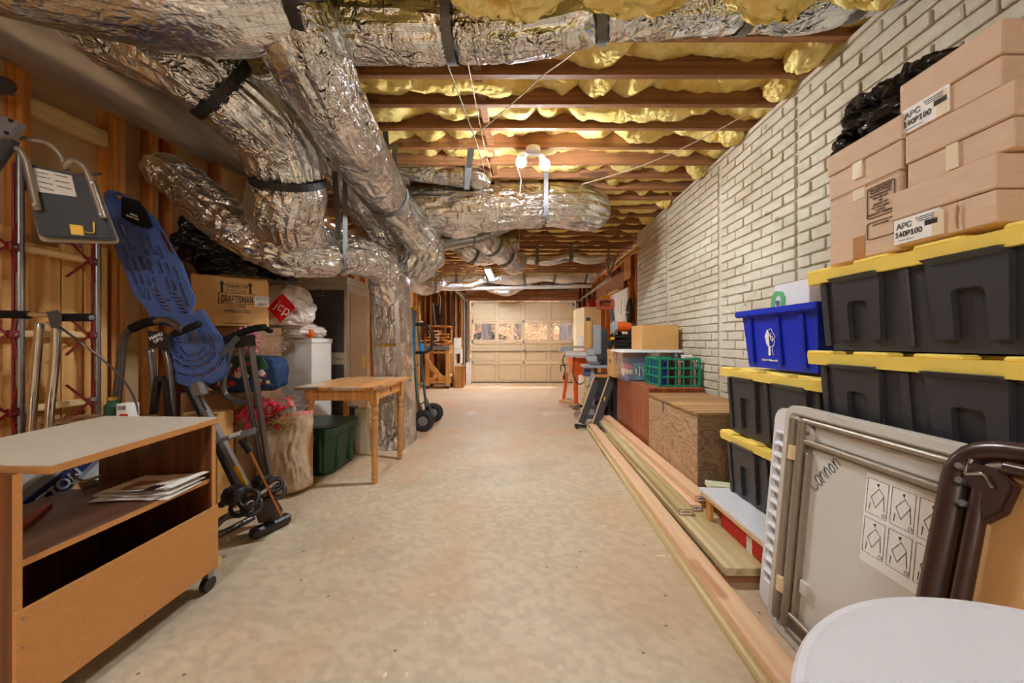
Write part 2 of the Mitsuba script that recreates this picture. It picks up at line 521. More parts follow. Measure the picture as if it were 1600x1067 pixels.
BAGBLACK = mat('black_bag', lin(20, 19, 19), .18)
BAGWHITE = mat('white_bag', lin(226, 220, 214), .45)
BAGTAUPE = mat('taupe_bag', lin(190, 166, 140), .6)
PINKTRIM = mat('pink_trim', lin(222, 128, 112), .6)
PINK = mat('pink', lin(226, 140, 158), .6)
CRIMSON = mat('crimson_petals', lin(196, 30, 60), .5)
DARKGREEN = mat('dark_green', lin(36, 72, 48), .7)
TWIG = mat('twigs', lin(150, 120, 60), .8)
FLORAL_Y = mat('floral_yellow', lin(232, 198, 96), .7)
STRAPGRAY = mat('gray_strap', lin(96, 96, 98), .5)
STRAPBLACK = mat('black_strap', lin(28, 26, 26), .55)
INK = mat('black_ink', lin(28, 26, 26), .7)
INKBROWN = mat('brown_ink', lin(74, 50, 32), .8)
GREENLABEL = mat('green_label', lin(70, 170, 96), .5)
PURPLE = mat('purple_ink', lin(80, 56, 130), .6)
BLUEINK = mat('blue_stripe', lin(26, 34, 96), .5)
SKYBLUE = mat('sky_blue', lin(40, 140, 220), .5)
TEAL = mat('teal_tube', lin(70, 110, 116), .4, .3)
RUBBER = mat('rubber', lin(38, 38, 40), .7)
VINYLWHITE = mat('white_plastic', lin(220, 221, 224), .4)
TAPE = mat('clear_tape', lin(232, 214, 184), .15, spec=.8)
SLATE = mat('slate_blue', lin(92, 104, 136), .7)
WIRE = mat('pale_wire', lin(206, 192, 170), .5)
WIREGREEN = mat('green_wire', lin(110, 120, 84), .5)
MAGENTA = mat('magenta', lin(196, 50, 110), .6)
TERRA = mat('rust_handle', lin(150, 62, 36), .5)
CUSHION = mat('tan_cushion', lin(222, 200, 160), .6)
scene['mat_clear'] = {'type': 'thindielectric', 'int_ior': 1.45}
CLEAR = 'mat_clear'
scene['mat_film'] = {'type': 'blendbsdf', 'weight': .015, 'a': {'type': 'thindielectric', 'int_ior': 1.5}, 'b': {'type': 'twosided', 'bsdf': {'type': 'diffuse', 'reflectance': {'type': 'rgb', 'value': [.8, .8, .82]}}}}
FILM = 'mat_film'
scene['mat_tub'] = {'type': 'blendbsdf', 'weight': .10, 'a': {'type': 'thindielectric', 'int_ior': 1.45}, 'b': {'type': 'twosided', 'bsdf': {'type': 'diffuse', 'reflectance': {'type': 'rgb', 'value': [.75, .76, .8]}}}}
TUB = 'mat_tub'
scene['mat_lamp'] = {'type': 'diffuse', 'reflectance': {'type': 'rgb', 'value': [.8, .8, .8]}}
# ---------------------------------------------------------------- lamps that light the garage
def flood_light():
    k = thing('flood_light', 'twin round LED bulbs glowing in a white fixture under the ceiling joists', 'ceiling light')
    c = np.array([.10, 2.86, 2.665])
    add(k, 'fixture_plate', cyl(c + (0, 0, .0), c + (0, 0, .034), .06, 20), WHITE, 30)
    add(k, 'crossbar', box(c[0] - .07, c[0] + .07, c[1] - .012, c[1] + .012, c[2] - .02, c[2], .004), WHITE)
    for s in (-1, 1):
        o = c + (s * .07, s * .02, -.02)
        d = np.array([s * .35, -.25, -1]); d /= np.linalg.norm(d)
        b = add(k, 'lamp_head', mv(lathe([(0, 0), (.022, 0), (.026, .03), (.045, .075), (.045, .082), (.0, .082)], 20), tr(*o) @ trimesh.geometry.align_vectors([0, 0, 1], d)), WHITE, 30)
        g = mv(trimesh.creation.icosphere(2, .042), tr(*(o + d * .092)))
        add(b, 'bulb', g, 'mat_lamp', True, emitter={'type': 'area', 'radiance': {'type': 'rgb', 'value': [BULB_RADIANCE * .97, BULB_RADIANCE, BULB_RADIANCE * 1.04]}})


def shop_light(x, y0, y1, z, rad, label):
    k = thing('shop_light', label, 'ceiling light')
    add(k, 'housing', cat_([box(x - .07, x + .07, y0, y1, z, z + .05, .01)]), WHITE)
    add(k, 'diffuser', box(x - .06, x + .06, y0 + .02, y1 - .02, z - .02, z - .001, .006), 'mat_lamp',
        emitter={'type': 'area', 'radiance': {'type': 'rgb', 'value': [rad * .97, rad, rad * 1.04]}})
    for y in (y0 + .2, y1 - .2):
        add(k, 'hanging_chain', tube([(x, y, z + .05), (x, y, 2.70)], .004, 6), STEEL)


flood_light()
shop_light(-.68, 6.98, 8.18, 2.56, TUBE_RADIANCE, 'bright white rectangular LED shop light hanging near the garage door')
shop_light(-.75, -2.45, -1.05, 2.60, REAR_FILL_RADIANCE, 'added fill light in shop light form, unseen behind the camera')


# ---------------------------------------------------------------- the room
def struct(name, mesh, m, smooth=False, label=None):
    k = add(None, name, mesh, m, smooth, kind='structure')
    if label:
        labels[k]['label'] = label
    return k


m, _ = grid(lambda u, v: np.stack([-2.9 + 5.2 * u, -2.9 + 12.12 * v, 0 * u], -1), 2, 2)
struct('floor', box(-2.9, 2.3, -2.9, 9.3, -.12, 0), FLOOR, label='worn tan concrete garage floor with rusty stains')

CEIL = struct('ceiling', box(-2.75, 2.2, -2.75, 9.35, 2.935, 2.96), SHEATH, label='open wood joist ceiling with yellow insulation')
JY = [1.832 + .259 * i for i in range(-17, 29)]
j_ply = mikit.ply(box(-2.62, 1.93, -.019, .019, Z_CEIL, 2.935, .002), JOIST)
for y in JY:
    put(CEIL, 'joist', j_ply, tr(0, y, 0))
blk = mikit.ply(box(-.045, .045, -.02, .02, Z_CEIL - .02, Z_CEIL, .002), PINK_Y)
# wood bridging nailed under the joists, one short board per bay
for a, b in zip(JY[17:25], JY[18:26]):
    x = -.27 + .012 * (a - 1.8)
    add(CEIL, 'bridging_board', bar((x, a + .0, Z_CEIL + .03), (x + .01, b, Z_CEIL + .03), .05, .019), JOIST)


def batt(y0, y1, i):
    x0, x1 = X_L, 1.9
    nx = 170 if 0.6 < y0 < 5 else 56
    ny = 14 if 0.6 < y0 < 5 else 7

    def fn(u, v):
        x = x0 + (x1 - x0) * u; y = y0 + .019 + (y1 - y0 - .038) * v
        w = meshkit.fbm(np.stack([x * 1.3 + i * 5.3, y * .8, 0 * x], -1), 2, 3)
        ph = x * 1.35 + w * 3.6 + i * 1.7
        scal = np.abs(np.sin(np.pi * ph))                     # hangs in scallops between the places where it is held
        dep = .5 + .8 * meshkit.noise(np.stack([np.floor(ph) * 3.1, 0 * x + i * 2.7, 0 * x], -1), 8)
        fine = meshkit.fbm(np.stack([x * 11 + i, y * 11, 0 * x + i], -1), 4, 5) - .5
        arch = .6 + .4 * np.sin(np.pi * np.clip(v, 0, 1))
        z = 2.825 - .115 * scal ** .6 * dep * arch + .085 * fine + .03 * (w - .5)
        y = y + .012 * (meshkit.noise(np.stack([x * 9, y * 9, z * 9 + i], -1)) - .5)
        return np.stack([x, np.clip(y, y0 + .0195, y1 - .0195), np.clip(z, 2.712, 2.93)], -1)
    m, uv = grid(fn, nx, ny)
    m.invert()
    add(CEIL, 'insulation_batt', m, INSUL, True)


for i, (a, b) in enumerate(zip(JY[12:], JY[13:])):
    batt(a, b, i)


def loose_batt(x, w, y, z0, seed, kname='loose_insulation'):
    "a tuft of insulation that has come down out of its bay"
    m = blob((x, y, (2.93 + z0) / 2), (w / 2, .105, (2.93 - z0) / 2), seed, 4, .30, 2.2)
    add(CEIL, kname, m, INSUL, True)


for x, w, y, z0, s in ((-.05, .55, 1.33, 2.36, 1), (.42, .6, 1.33, 2.38, 2), (.98, .45, 1.33, 2.36, 3), (1.35, .4, 1.31, 2.40, 4), (-.65, .5, 1.3, 2.44, 9)):
    loose_batt(x, w, y, z0, s)
for x, y, z0, s in ((1.63, 1.96, 2.66, 5), (1.66, 2.22, 2.68, 6), (1.66, 2.73, 2.67, 7), (1.66, 3.25, 2.66, 8), (1.66, 4.0, 2.66, 11), (1.66, 4.55, 2.66, 12)):
    loose_batt(x, .2, y, z0, s)

# right wall: painted brick on the near part, studs further back
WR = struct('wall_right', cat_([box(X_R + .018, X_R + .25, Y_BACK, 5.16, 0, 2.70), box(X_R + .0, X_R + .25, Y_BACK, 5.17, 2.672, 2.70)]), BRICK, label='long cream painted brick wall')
PITCH, LEN = .0737, .2043
COURSES = int(2.68 / PITCH)
seams = [5.15, 4.06, 3.00, 2.17, -.75]
variants = []
for vI in range(6):
    L, h = LEN - .011, PITCH - .011
    b = box(-.012, .03, -L / 2, L / 2, -h / 2, h / 2, .004)
    j = rng.normal(0, .0011, b.vertices.shape); j[:, 1] *= 1.5
    b.vertices = b.vertices + j
    variants.append((b, mikit.ply(b, BRICK)))
half = box(-.012, .03, -LEN / 4 + .005, LEN / 4 - .005, -(PITCH - .011) / 2, (PITCH - .011) / 2, .004)
half_ply = mikit.ply(half, BRICK)
bricks = []
for a, b in zip(seams, seams[1:]):
    for cI in range(COURSES):
        z = (cI + .5) * PITCH + .004
        y = a - (LEN / 2 if cI % 2 else 0)
        if cI % 2:
            bricks.append((a - LEN / 4, z, True))
        while y > b + LEN * .3:
            if y - LEN < b - .02:
                if y - LEN / 2 > b - .03:
                    bricks.append((y - LEN / 4, z, True))
            else:
                bricks.append((y - LEN / 2, z, False))
            y -= LEN


def shows(y, z):
    if y < 1.22 or (y < 2.12 and z < 1.25) or (y < 1.6 and z < 1.72) or (y < 3.2 and z < .64) or (3.2 < y < 4.3 and z < .95):
        return 0
    return (z > 0) * LEN * PITCH / y ** 3


order = sorted(range(len(bricks)), key=lambda i: -shows(*bricks[i][:2]))
own, rest, rest_mesh = set(order[:296]), order[296:], []
for i, (y, z, hf) in enumerate(bricks):
    off = rng.normal(0, .0012)
    if i in own:
        put(WR, 'brick', half_ply if hf else variants[i % 6][1], tr(X_R + off + .012, y, z))
    else:
        rest_mesh.append(mv(half if hf else variants[i % 6][0], tr(X_R + off + .012, y, z)))
add(WR, 'small_bricks', rest_mesh, BRICK, kind='stuff')

XS = 1.90      # face of the studs further back on the right
W2 = struct('wall_right_rear', cat_([box(XS + .09, XS + .2, 5.16, 9.2, 0, 2.70), box(X_R + .02, XS + .2, 5.165, 5.20, 0, 2.7)]), STUD, label='bare wood stud wall behind the workshop tools')
st_ply = mikit.ply(box(0, .089, -.019, .019, .04, 2.66, .002), STUD)
for y in (5.32, 5.72, 6.12, 6.52, 6.93, 7.33, 7.74, 8.15, 8.55, 8.96):
    put(W2, 'stud', st_ply, tr(XS, y, 0))
add(W2, 'top_plate', box(XS, XS + .089, 5.2, 9.18, 2.66, 2.70), PINE_Y)
add(W2, 'bottom_plate', box(XS, XS + .089, 5.2, 9.18, 0, .04), PINE_Y)
add(W2, 'fascia_board', box(XS - .02, XS, 6.35, 8.6, 2.08, 2.42, .002), BEAM_X)
add(W2, 'fascia_shelf', box(XS - .12, XS - .02, 6.35, 8.6, 2.06, 2.08, .002), PINE_Y)

# left wall: studs with tan sheathing behind
WL = struct('wall_left', box(X_L - .19, X_L - .089, Y_BACK, 9.2, 0, 2.70), SHEATH, label='left wall of open wood studs over tan sheathing')
stl = mikit.ply(box(-.089, 0, -.019, .019, .04, 2.66, .002), STUD)
for y in [-2.2, -1.8, -1.4, -1.0, -.6, -.2, .2, .6, 1.0, 1.41, 1.816, 2.214, 2.255, 2.459, 2.586, 2.99, 3.40, 3.80, 4.2, 4.6, 5.0, 5.4, 5.8, 6.2, 6.6, 7.0, 7.4, 7.8, 8.2, 8.6, 9.0]:
    put(WL, 'stud', stl, tr(X_L, y, 0))
add(WL, 'top_plate', box(X_L - .089, X_L, Y_BACK, 9.18, 2.66, 2.70), PINE_Y)
add(WL, 'bottom_plate', box(X_L - .089, X_L, Y_BACK, 9.18, 0, .04), PINE_Y)
add(WL, 'blocking_board', bar((X_L - .045, 1.84, 2.36), (X_L - .045, 2.19, 2.38), .06, .09), PINE_Y)
# pale boards standing against the studs behind the red ladder
yy = 1.46
for i, w in enumerate((.11, .14, .09, .14, .10, .12)):
    add(WL, 'leaning_board', box(X_L + .002 + .004 * (i % 2), X_L + .024 + .004 * (i % 2), yy, yy + w - .008, .04, 1.62 + .03 * ((i * 7) % 3), .003), PINE_Z)
    yy += w

struct('wall_back', cat_([box(-2.75, 2.15, Y_BACK - .1, Y_BACK, 0, 2.96)]), SHEATH, label='sheathed wall behind the camera')

# wall with the garage door
DX0, DX1, DZ1 = (736 - CX) / 58.82, (898 - CX) / 58.82, 2.17
WF = struct('wall_front', cat_([box(-2.75, DX0 - .05, 9.27, 9.36, 0, 2.70), box(DX1 + .05, 2.15, 9.27, 9.36, 0, 2.70), box(DX0 - .05, DX1 + .05, 9.27, 9.36, 2.2, 2.96)]), WALNUT, label='wall around the garage door')
for x in (-2.55, -2.4, -2.2, -2.02, -1.87, -1.72, -1.62, DX0 - .12, DX0 - .07, DX1 + .1, DX1 + .2, DX1 + .33):
    add(WF, 'stud', box(x - .019, x + .019, 9.18, 9.27, 0, 2.66, .002), STUD)
add(WF, 'header_beam', box(DX0 - .1, DX1 + .1, 9.14, 9.23, 2.19, 2.30, .003), BEAM_X)
add(WF, 'header_beam', box(DX0 - .1, DX1 + .1, 9.12, 9.23, 2.305, 2.43, .003), BEAM_X)
for i in range(8):
    x = DX0 + i * .36
    add(WF, 'cripple_panel', box(x + .02, x + .34, 9.2, 9.24, 2.43, 2.66, .002), HOUSEWRAP)


def garage_door():
    D = tag(key('door_1'), 'cream four-section garage door with a row of four windows', kind='structure')
    zs = [.005, .545, 1.09, 1.63, DZ1]
    xs = np.linspace(DX0, DX1, 5)
    y = 9.18
    for r in range(4):
        z0, z1 = zs[r] + .004, zs[r + 1] - .004
        frame_p = sg.box(DX0, z0, DX1, z1)
        holes = []
        for c in range(4):
            h = sg.box(xs[c] + .05, z0 + .05, xs[c + 1] - .05, z1 - .05)
            holes.append(h)
        if r == 1:          # the section with the lock bar is split once more by a rail
            zm = z0 + .32
            frame_p = frame_p.difference(so.unary_union([sg.box(h.bounds[0], z0 + .05, h.bounds[2], zm - .03).union(sg.box(h.bounds[0], zm + .03, h.bounds[2], z1 - .05)) for h in holes]))
        else:
            frame_p = frame_p.difference(so.unary_union(holes))
        M = frame((0, y + .04, 0), (1, 0, 0), (0, 0, 1))      # normal towards -y
        sec = add(D, 'section', mv(ext(frame_p, .04), M), DOORCREAM)
        for c, h in enumerate(holes):
            x0, zz0, x1, zz1 = h.bounds
            if r == 2:
                add(sec, 'pane', box(x0, x1, y + .024, y + .025, zz0, zz1), CLEAR)
            else:
                panel = cat_([box(x0 - .005, x1 + .005, y + .022, y + .032, zz0 - .005, zz1 + .005)])
                add(sec, 'panel', panel, DOORCREAM)
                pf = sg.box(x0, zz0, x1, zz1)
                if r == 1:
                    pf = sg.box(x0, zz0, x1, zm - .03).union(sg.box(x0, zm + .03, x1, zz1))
                add(sec, 'recess_shade_line', mv(ext(pf.difference(pf.buffer(-.012, join_style=2)), .004), frame((0, y + .022, 0), (1, 0, 0), (0, 0, 1))), RECESS_SHADE)  # darker strip paints the shade line round each recessed panel
    for r in (1, 2, 3):
        for x in (DX0 + .04, 0.02 + (DX0 + DX1) / 2, DX1 - .04):
            add(D, 'hinge', cat_([box(x - .022, x + .022, y - .006, y, zs[r] - .045, zs[r] + .045, .002), cyl((x - .025, y - .01, zs[r]), (x + .025, y - .01, zs[r]), .009, 8)]), STEEL)
    for x in (DX0 + .03, DX1 - .03):
        add(D, 'roller_bracket', box(x - .035, x + .035, y - .014, y, 2.05, 2.11, .003), STEEL)
    xm = (DX0 + DX1) / 2 + .05
    add(D, 'lock_handle', cat_([box(xm - .02, xm + .02, y - .025, y, .80, .90, .005), cyl((xm, y - .05, .85), (xm, y, .85), .01, 8), box(xm - .008, xm + .008, y - .06, y - .045, .78, .86, .003)]), STEEL)
    add(D, 'lock_bar', cat_([bar((DX0 + .02, y - .012, .845), (xm, y - .012, .85), .012, .012), bar((xm, y - .012, .84), (DX1 - .02, y - .012, .86), .012, .012)]), STEEL)
    add(D, 'bottom_seal', box(DX0, DX1, y - .004, y + .05, 0, .03), DGRAY)
    return D


garage_door()


def door_track(x, y_end, z_end, label, sgn):
    k = thing('door_track', label, 'garage door track')
    pts = [(x, 9.13, .05), (x, 9.13, 1.95), (x, 9.07, 2.10), (x, 8.9, 2.14), (x, y_end, z_end)]
    path = smooth_path(pts, .06)
    add(k, 'rail', ribbon(path, .05, (1, 0, 0), .004), GALV, 30)
    add(k, 'rail_lip', cat_([ribbon(path + (sgn * .025, -.012, -.012), .004, (1, 0, 0), .03)]), GALV, 30)
    e = np.array([x, y_end, z_end])
    add(k, 'hanger', bar(e + (0, .05, -.02), e + (0, .05, 2.70 - z_end), .035, .004, (0, 1, 0)), STEEL)
    add(k, 'brace', bar(e + (0, .05, .02), e + (.26, .35, 2.70 - z_end), .03, .004, (0, 1, 0)), STEEL)
    for z in (.4, 1.1, 1.8):
        add(k, 'bracket', box(x - .03, x + .03, 9.13, 9.18, z - .02, z + .02, .002), STEEL)


door_track(DX0 - .06, 7.35, 2.20, 'galvanized garage door track hanging on the left side of the door', -1)
door_track(DX1 + .04, 5.75, 2.16, 'galvanized garage door track hanging on the right side of the door', 1)


# ---------------------------------------------------------------- what the door windows show
def outdoors():
    struct('ground_outside', grid(lambda u, v: np.stack([-20 + 40 * u, 9.4 + 24 * v, -.1 + 0.9 * v ** 1.5 + .12 * meshkit.fbm(np.stack([u * 30, v * 18, 0 * u], -1))], -1), 60, 40)[0], LEAF, True)
    for i, (px, y, r) in enumerate(((759, 15, .24), (810, 17, .26), (879, 13, .17), (892, 16, .28), (772, 26, .2), (745, 24, .22), (836, 30, .22), (862, 27, .18), (700, 18, .25), (930, 19, .25))):
        x = (px - CX) / F_PX * y
        h = 9.
        k = tag(key('tree'), ['tall gray tree trunk behind the left window of the garage door', 'dark tree trunk seen at the edge of the second door window', 'dark tree trunk seen in the right window of the garage door', 'pale tree trunk seen at the edge of the right door window', 'slender far tree trunk outside the left door window', 'far tree trunk at the left edge of the left door window', 'far tree trunk outside the third door window', 'far tree trunk left of the dark trunk in the right door window', 'tree standing outside left of the garage door', 'tree standing outside right of the garage door'][i], 'tree')
        path = smooth_path([(x, y, -.1), (x + .05, y, 2), (x + .1, y + .1, 5), (x + .2, y, h)], .3)
        add(k, 'trunk', sweep(path, lambda q, s, a: np.full(12, r * (1 - .5 * s / h)) * (1 + .06 * np.sin(5 * a)), 12)[0], BARK, True)
        for b in range(5):
            z = 1.5 + b * .55; a = i * 2.1 + b * 2.4
            add(k, 'branch', tube([(x, y, z), (x + .5 * math.cos(a), y + .5 * math.sin(a), z + .25), (x + 1.2 * math.cos(a + .2), y + 1.2 * math.sin(a), z + .45)], .03, 6), BARK)
    # brown leafy undergrowth, nobody could count its leaves
    r = np.random.default_rng(3)
    n = 9000
    c = np.stack([r.uniform(-4.5, 5, n), r.uniform(13, 26, n), 0 * r.uniform(size=n)], 1)
    c[:, 2] = .0 + .05 * (c[:, 1] - 12) + r.uniform(0, 1, n) ** 1.3 * (1.1 + .12 * (c[:, 1] - 12)) * (.5 + meshkit.fbm(c * .5, 2))
    a = r.normal(size=(n, 3)); a /= np.linalg.norm(a, axis=1, keepdims=True)
    b = np.cross(a, r.normal(size=(n, 3))); b /= np.linalg.norm(b, axis=1, keepdims=True)
    s = r.uniform(.04, .11, n)[:, None]
    V = np.stack([c - a * s, c + b * s * .5, c + a * s, c - b * s * .5], 1).reshape(-1, 3)
    f = np.arange(n)[:, None] * 4 + np.array([[0, 1, 2]]), np.arange(n)[:, None] * 4 + np.array([[0, 2, 3]])
    add(None, 'undergrowth', trimesh.Trimesh(V, np.vstack(f), process=False), LEAF, False, 'brown autumn leaves of the undergrowth outside the door windows', 'undergrowth', kind='stuff')
    struct('hillside', grid(lambda u, v: np.stack([-25 + 50 * u, 28 + 8 * v, -.1 + 9 * v + .7 * meshkit.fbm(np.stack([u * 40, v * 14, 0 * u], -1))], -1), 90, 30)[0], LEAF, True)
    k = thing('shed', 'slate blue shed outside the left window of the garage door', 'shed')
    add(k, 'wall', box(-2.2, -.75, 15.6, 17.2, 0, 1.32, .02), SLATE)
    add(k, 'roof', mv(ext([(-2.35, 1.30), (-1.5, 1.62), (-.6, 1.30)], 1.9), frame((0, 17.4, 0), (1, 0, 0), (0, 0, 1))), DGRAY)


outdoors()
# ---------------------------------------------------------------- foil ducts, straps and pipes overhead
def duct_mesh(pts, radii, seed, n=56, step=.018, fine=.010, coarse=.02, squash=0.0, pinch=(), sag=.0):
    """an insulated flexible duct: the path, its radius along the path (per point), transverse crinkles (fine),
    long folds (coarse); pinch = arc positions where a strap draws it in"""
    pts = np.asarray(pts, float)
    radii = np.broadcast_to(np.asarray(radii, float), (len(pts),))
    path4 = smooth_path(np.hstack([pts, radii[:, None]]), step)
    path, rr = path4[:, :3], path4[:, 3]
    s_all = np.concatenate([[0], np.cumsum(np.linalg.norm(np.diff(path, axis=0), axis=1))])

    def ring(i, s, a):
        r = rr[i]
        q = np.stack([np.full_like(a, s), np.cos(a) * r, np.sin(a) * r], 1)
        w = meshkit.noise(q * 9 + seed * 3.7, seed)
        tr_ = meshkit.noise(np.stack([q[:, 0] * 30 + w * 3.5, q[:, 1] * 6, q[:, 2] * 6], 1) + seed, seed + 1)
        tr_ = 1 - np.abs(tr_ - .5) * 4
        dg = meshkit.noise(np.stack([q[:, 0] * 13 + a * 2.2 + w * 2, q[:, 1] * 12, q[:, 2] * 12], 1) + seed + 60, seed + 5)
        tr_ = tr_ + (1 - np.abs(dg - .5) * 4) * .9
        lg = meshkit.noise(np.stack([q[:, 0] * 7 + 40, q[:, 1] * 24, q[:, 2] * 24], 1) + seed, seed + 2)
        lg = 1 - np.abs(lg - .5) * 4
        bg = meshkit.noise(q * 5 + 20 + seed, seed + 4) - .5
        d = fine * .5 * tr_ + coarse * .5 * lg * (.3 + w) + coarse * 1.3 * bg
        for sp, depth in pinch:
            d = d - depth * math.exp(-((s - sp) / .035) ** 2)
        return np.maximum(r + d, r * .4)
    return (path, rr, s_all, *sweep(path, ring, n))


def strap_at(parent, path, rr, s_all, s, mat_, up=True, w=.045, tilt=None, both=True, extra=.006):
    "a hanging band: round the underside of the duct at arc position s and up to the joists on both sides"
    i = int(np.argmin(np.abs(s_all - s)))
    c, r = path[i], rr[i] + extra
    t = path[min(i + 2, len(path) - 1)] - path[max(i - 2, 0)]; t /= np.linalg.norm(t)
    side = np.cross(t, (0, 0, 1.))
    if np.linalg.norm(side) < .2:
        side = np.array([1., 0, 0])
    side /= np.linalg.norm(side); upv = np.cross(side, t)
    if up:
        a = np.linspace(0, -np.pi, 20)
        pts = [c + r * (math.cos(x) * side + math.sin(x) * upv) for x in a]
        top = Z_CEIL + .02
        first = pts[0] * [1, 1, 0] + [0, 0, max(top, pts[0][2] + .01)]
        last = pts[-1] * [1, 1, 0] + [0, 0, max(top, pts[-1][2] + .01)]
        pts = [first] + pts + ([last] if both else [])
    else:
        a = np.linspace(0, 2 * np.pi, 40)
        pts = [c + r * (math.cos(x) * side + math.sin(x) * upv) for x in a]
    return add(parent, 'strap', ribbon(pts, w, t, .003), mat_)


def duct(label, pts, radii, seed, straps=(), rings=(), strap_mat=None, mat_=None, n=72, step=.012, cat='air duct', net=False, **kw):
    strap_mat = strap_mat or STRAPGRAY
    pinch = [(s, .018) for s in list(straps) + list(rings)]
    path, rr, s_all, m, uv = duct_mesh(pts, radii, seed, n, step, pinch=pinch, **kw)
    k = thing('air_duct', label, cat)
    r0 = float(np.mean(rr))
    uv = uv if net else uv * 0 + [.011, .0147]
    add(k, 'foil_jacket', m, mat_ or FOIL, mat_ is not None, uv=uv)
    for s in straps:
        strap_at(k, path, rr, s_all, s, strap_mat)
    for s in rings:
        strap_at(k, path, rr, s_all, s, strap_mat, up=False)
    return k


duct('big silver foil duct crossing the top left corner, nearest the camera', [P(-260, -170, 1.08), P(-60, -105, 1.15), P(90, -62, 1.22), P(210, -34, 1.28), P(330, -14, 1.33), P(446, -16, 1.40)],
     [.2, .2, .2, .2, .195, .18], 1, fine=.004, coarse=.014, n=104, step=.009, mat_=FOIL_SMOOTH, net=True, rings=(99,), strap_mat=STRAPBLACK)
k = duct('long foil duct sloping from the strap at the top left down towards the plenum', [P(440, -14, 1.42), P(486, 95, 1.60), P(545, 210, 2.1), P(600, 300, 2.9), P(640, 352, 3.35), P(664, 382, 3.58)],
         [.17, .17, .175, .175, .17, .18], 2, rings=(.02, 1.62), strap_mat=STRAPGRAY, net=True, fine=.006, coarse=.022, n=104, step=.009)
E = duct('dull gray trunk duct running back along the top of the left wall', [P(-330, -190, 1.1), P(0, 12, 1.5), P(150, 100, 1.78), P(300, 188, 2.25), P(405, 248, 2.8), P(450, 275, 3.2)],
         [.19, .19, .19, .19, .19, .19], 3, fine=.001, coarse=.008, mat_=FOIL_DULL)
duct('wide wrinkled foil duct with two black bands that drops into a bulging elbow', [P(120, 10, 1.62), P(255, 68, 1.68), P(345, 135, 1.82), P(425, 218, 2.08), P(452, 285, 2.22), P(448, 335, 2.35), P(470, 372, 2.6), P(520, 388, 2.95)],
     [.19, .2, .2, .2, .205, .205, .18, .13], 4, rings=(.62, 1.14), strap_mat=STRAPBLACK, net=True, fine=.008, coarse=.028, n=104, step=.009)
duct('crinkled flexible foil duct sagging behind the black bags and up to the plenum elbow', [P(250, 262, 2.36), P(285, 285, 2.37), P(330, 325, 2.38), P(385, 368, 2.42), P(440, 393, 2.5), P(500, 402, 2.7), P(556, 400, 3.0), P(596, 418, 3.3), P(606, 462, 3.56)],
     [.10, .12, .13, .135, .14, .14, .14, .145, .15], 5, straps=(1.30,), fine=.02, coarse=.026, n=96, step=.008)
duct('foil duct running beside and left of the long sloping duct', [P(405, 80, 1.78), P(470, 180, 2.3), P(528, 268, 2.95), P(578, 340, 3.45), P(606, 388, 3.68)],
     [.12, .13, .14, .15, .15], 6, fine=.006, coarse=.02)
duct('smooth foil duct crossing behind the sloping ducts', [P(478, 268, 3.1), P(560, 271, 3.15), P(640, 275, 3.25)], [.085] * 3, 7, fine=.001, coarse=.004, mat_=FOIL_SMOOTH)
k = duct('small smooth foil duct ending above the cross duct, taped on top of it', [P(604, 262, 3.2), P(680, 271, 3.22), P(745, 279, 3.24), P(766, 287, 3.26)], [.09, .09, .085, .04], 8, straps=(.76,), fine=.0015, coarse=.008)
add(k, 'tape_patch', box(P(688, 280, 3.12)[0] - .012, P(688, 280, 3.12)[0] + .012, 3.112, 3.118, P(688, 280, 3.12)[2] - .03, P(688, 280, 3.12)[2] + .03), STRAPGRAY)
duct('thick foil cross duct hanging below the joists in the middle, with a drooping elbow end', [P(640, 330, 3.5), P(700, 328, 3.5), P(780, 324, 3.5), P(850, 320, 3.52), P(895, 322, 3.55), P(920, 328, 3.68), P(926, 322, 3.95)],
     [.21, .215, .205, .205, .22, .22, .16], 9, straps=(1.36,), fine=.006, coarse=.026, n=104, step=.009)
duct('crumpled foil elbow under the left end of the cross duct', [P(682, 346, 3.95), P(722, 352, 3.95), P(758, 342, 4.05)], [.13, .135, .11], 10, fine=.012, coarse=.03)
duct('foil elbow bulging out above the galvanized pipe', [P(716, 366, 4.9), P(728, 386, 4.9), P(748, 396, 5.0), P(776, 392, 5.2), P(800, 380, 5.4)], [.16, .17, .17, .16, .14], 11, rings=(.34,), fine=.01, coarse=.02)
duct('foil duct slanting down to the right behind the galvanized pipe', [P(748, 366, 4.5), P(770, 384, 4.75), P(790, 402, 5.0), P(804, 414, 5.2), P(815, 404, 5.55)], [.15, .155, .15, .14, .09], 12, rings=(.30, .6), fine=.008, coarse=.018)
duct('short round foil stub left of the smoke detector', [P(650, 398, 4.3), P(668, 404, 4.4), P(682, 405, 4.6)], [.13, .14, .12], 13, straps=(.12,), fine=.008, coarse=.02)
duct('long foil duct across the room just beyond the shop light', [P(652, 432, 8.35), P(700, 431, 8.4), P(760, 432, 8.4), P(806, 435, 8.4), P(853, 430, 8.4), P(880, 434, 8.4), P(905, 431, 8.4), P(930, 433, 8.4)], .15, 14,
     straps=(1.7, 2.6, 3.35, 4.1), fine=.008, coarse=.012, n=40, step=.022)
duct('slim foil duct across the room above the long one', [P(812, 403, 5.75), P(835, 407, 5.75), P(860, 408, 5.75), P(893, 402, 5.75), P(915, 406, 5.75), P(945, 404, 5.75)], .065, 15, straps=(.30, .86), fine=.004, coarse=.01, n=36)
duct('foil duct bending down beside the left studs near the garage door', [P(634, 432, 5.0), P(652, 444, 5.2), P(672, 447, 5.5), P(690, 440, 6.0)], [.13, .14, .13, .1], 16, straps=(.5,), fine=.008, coarse=.022, n=40)
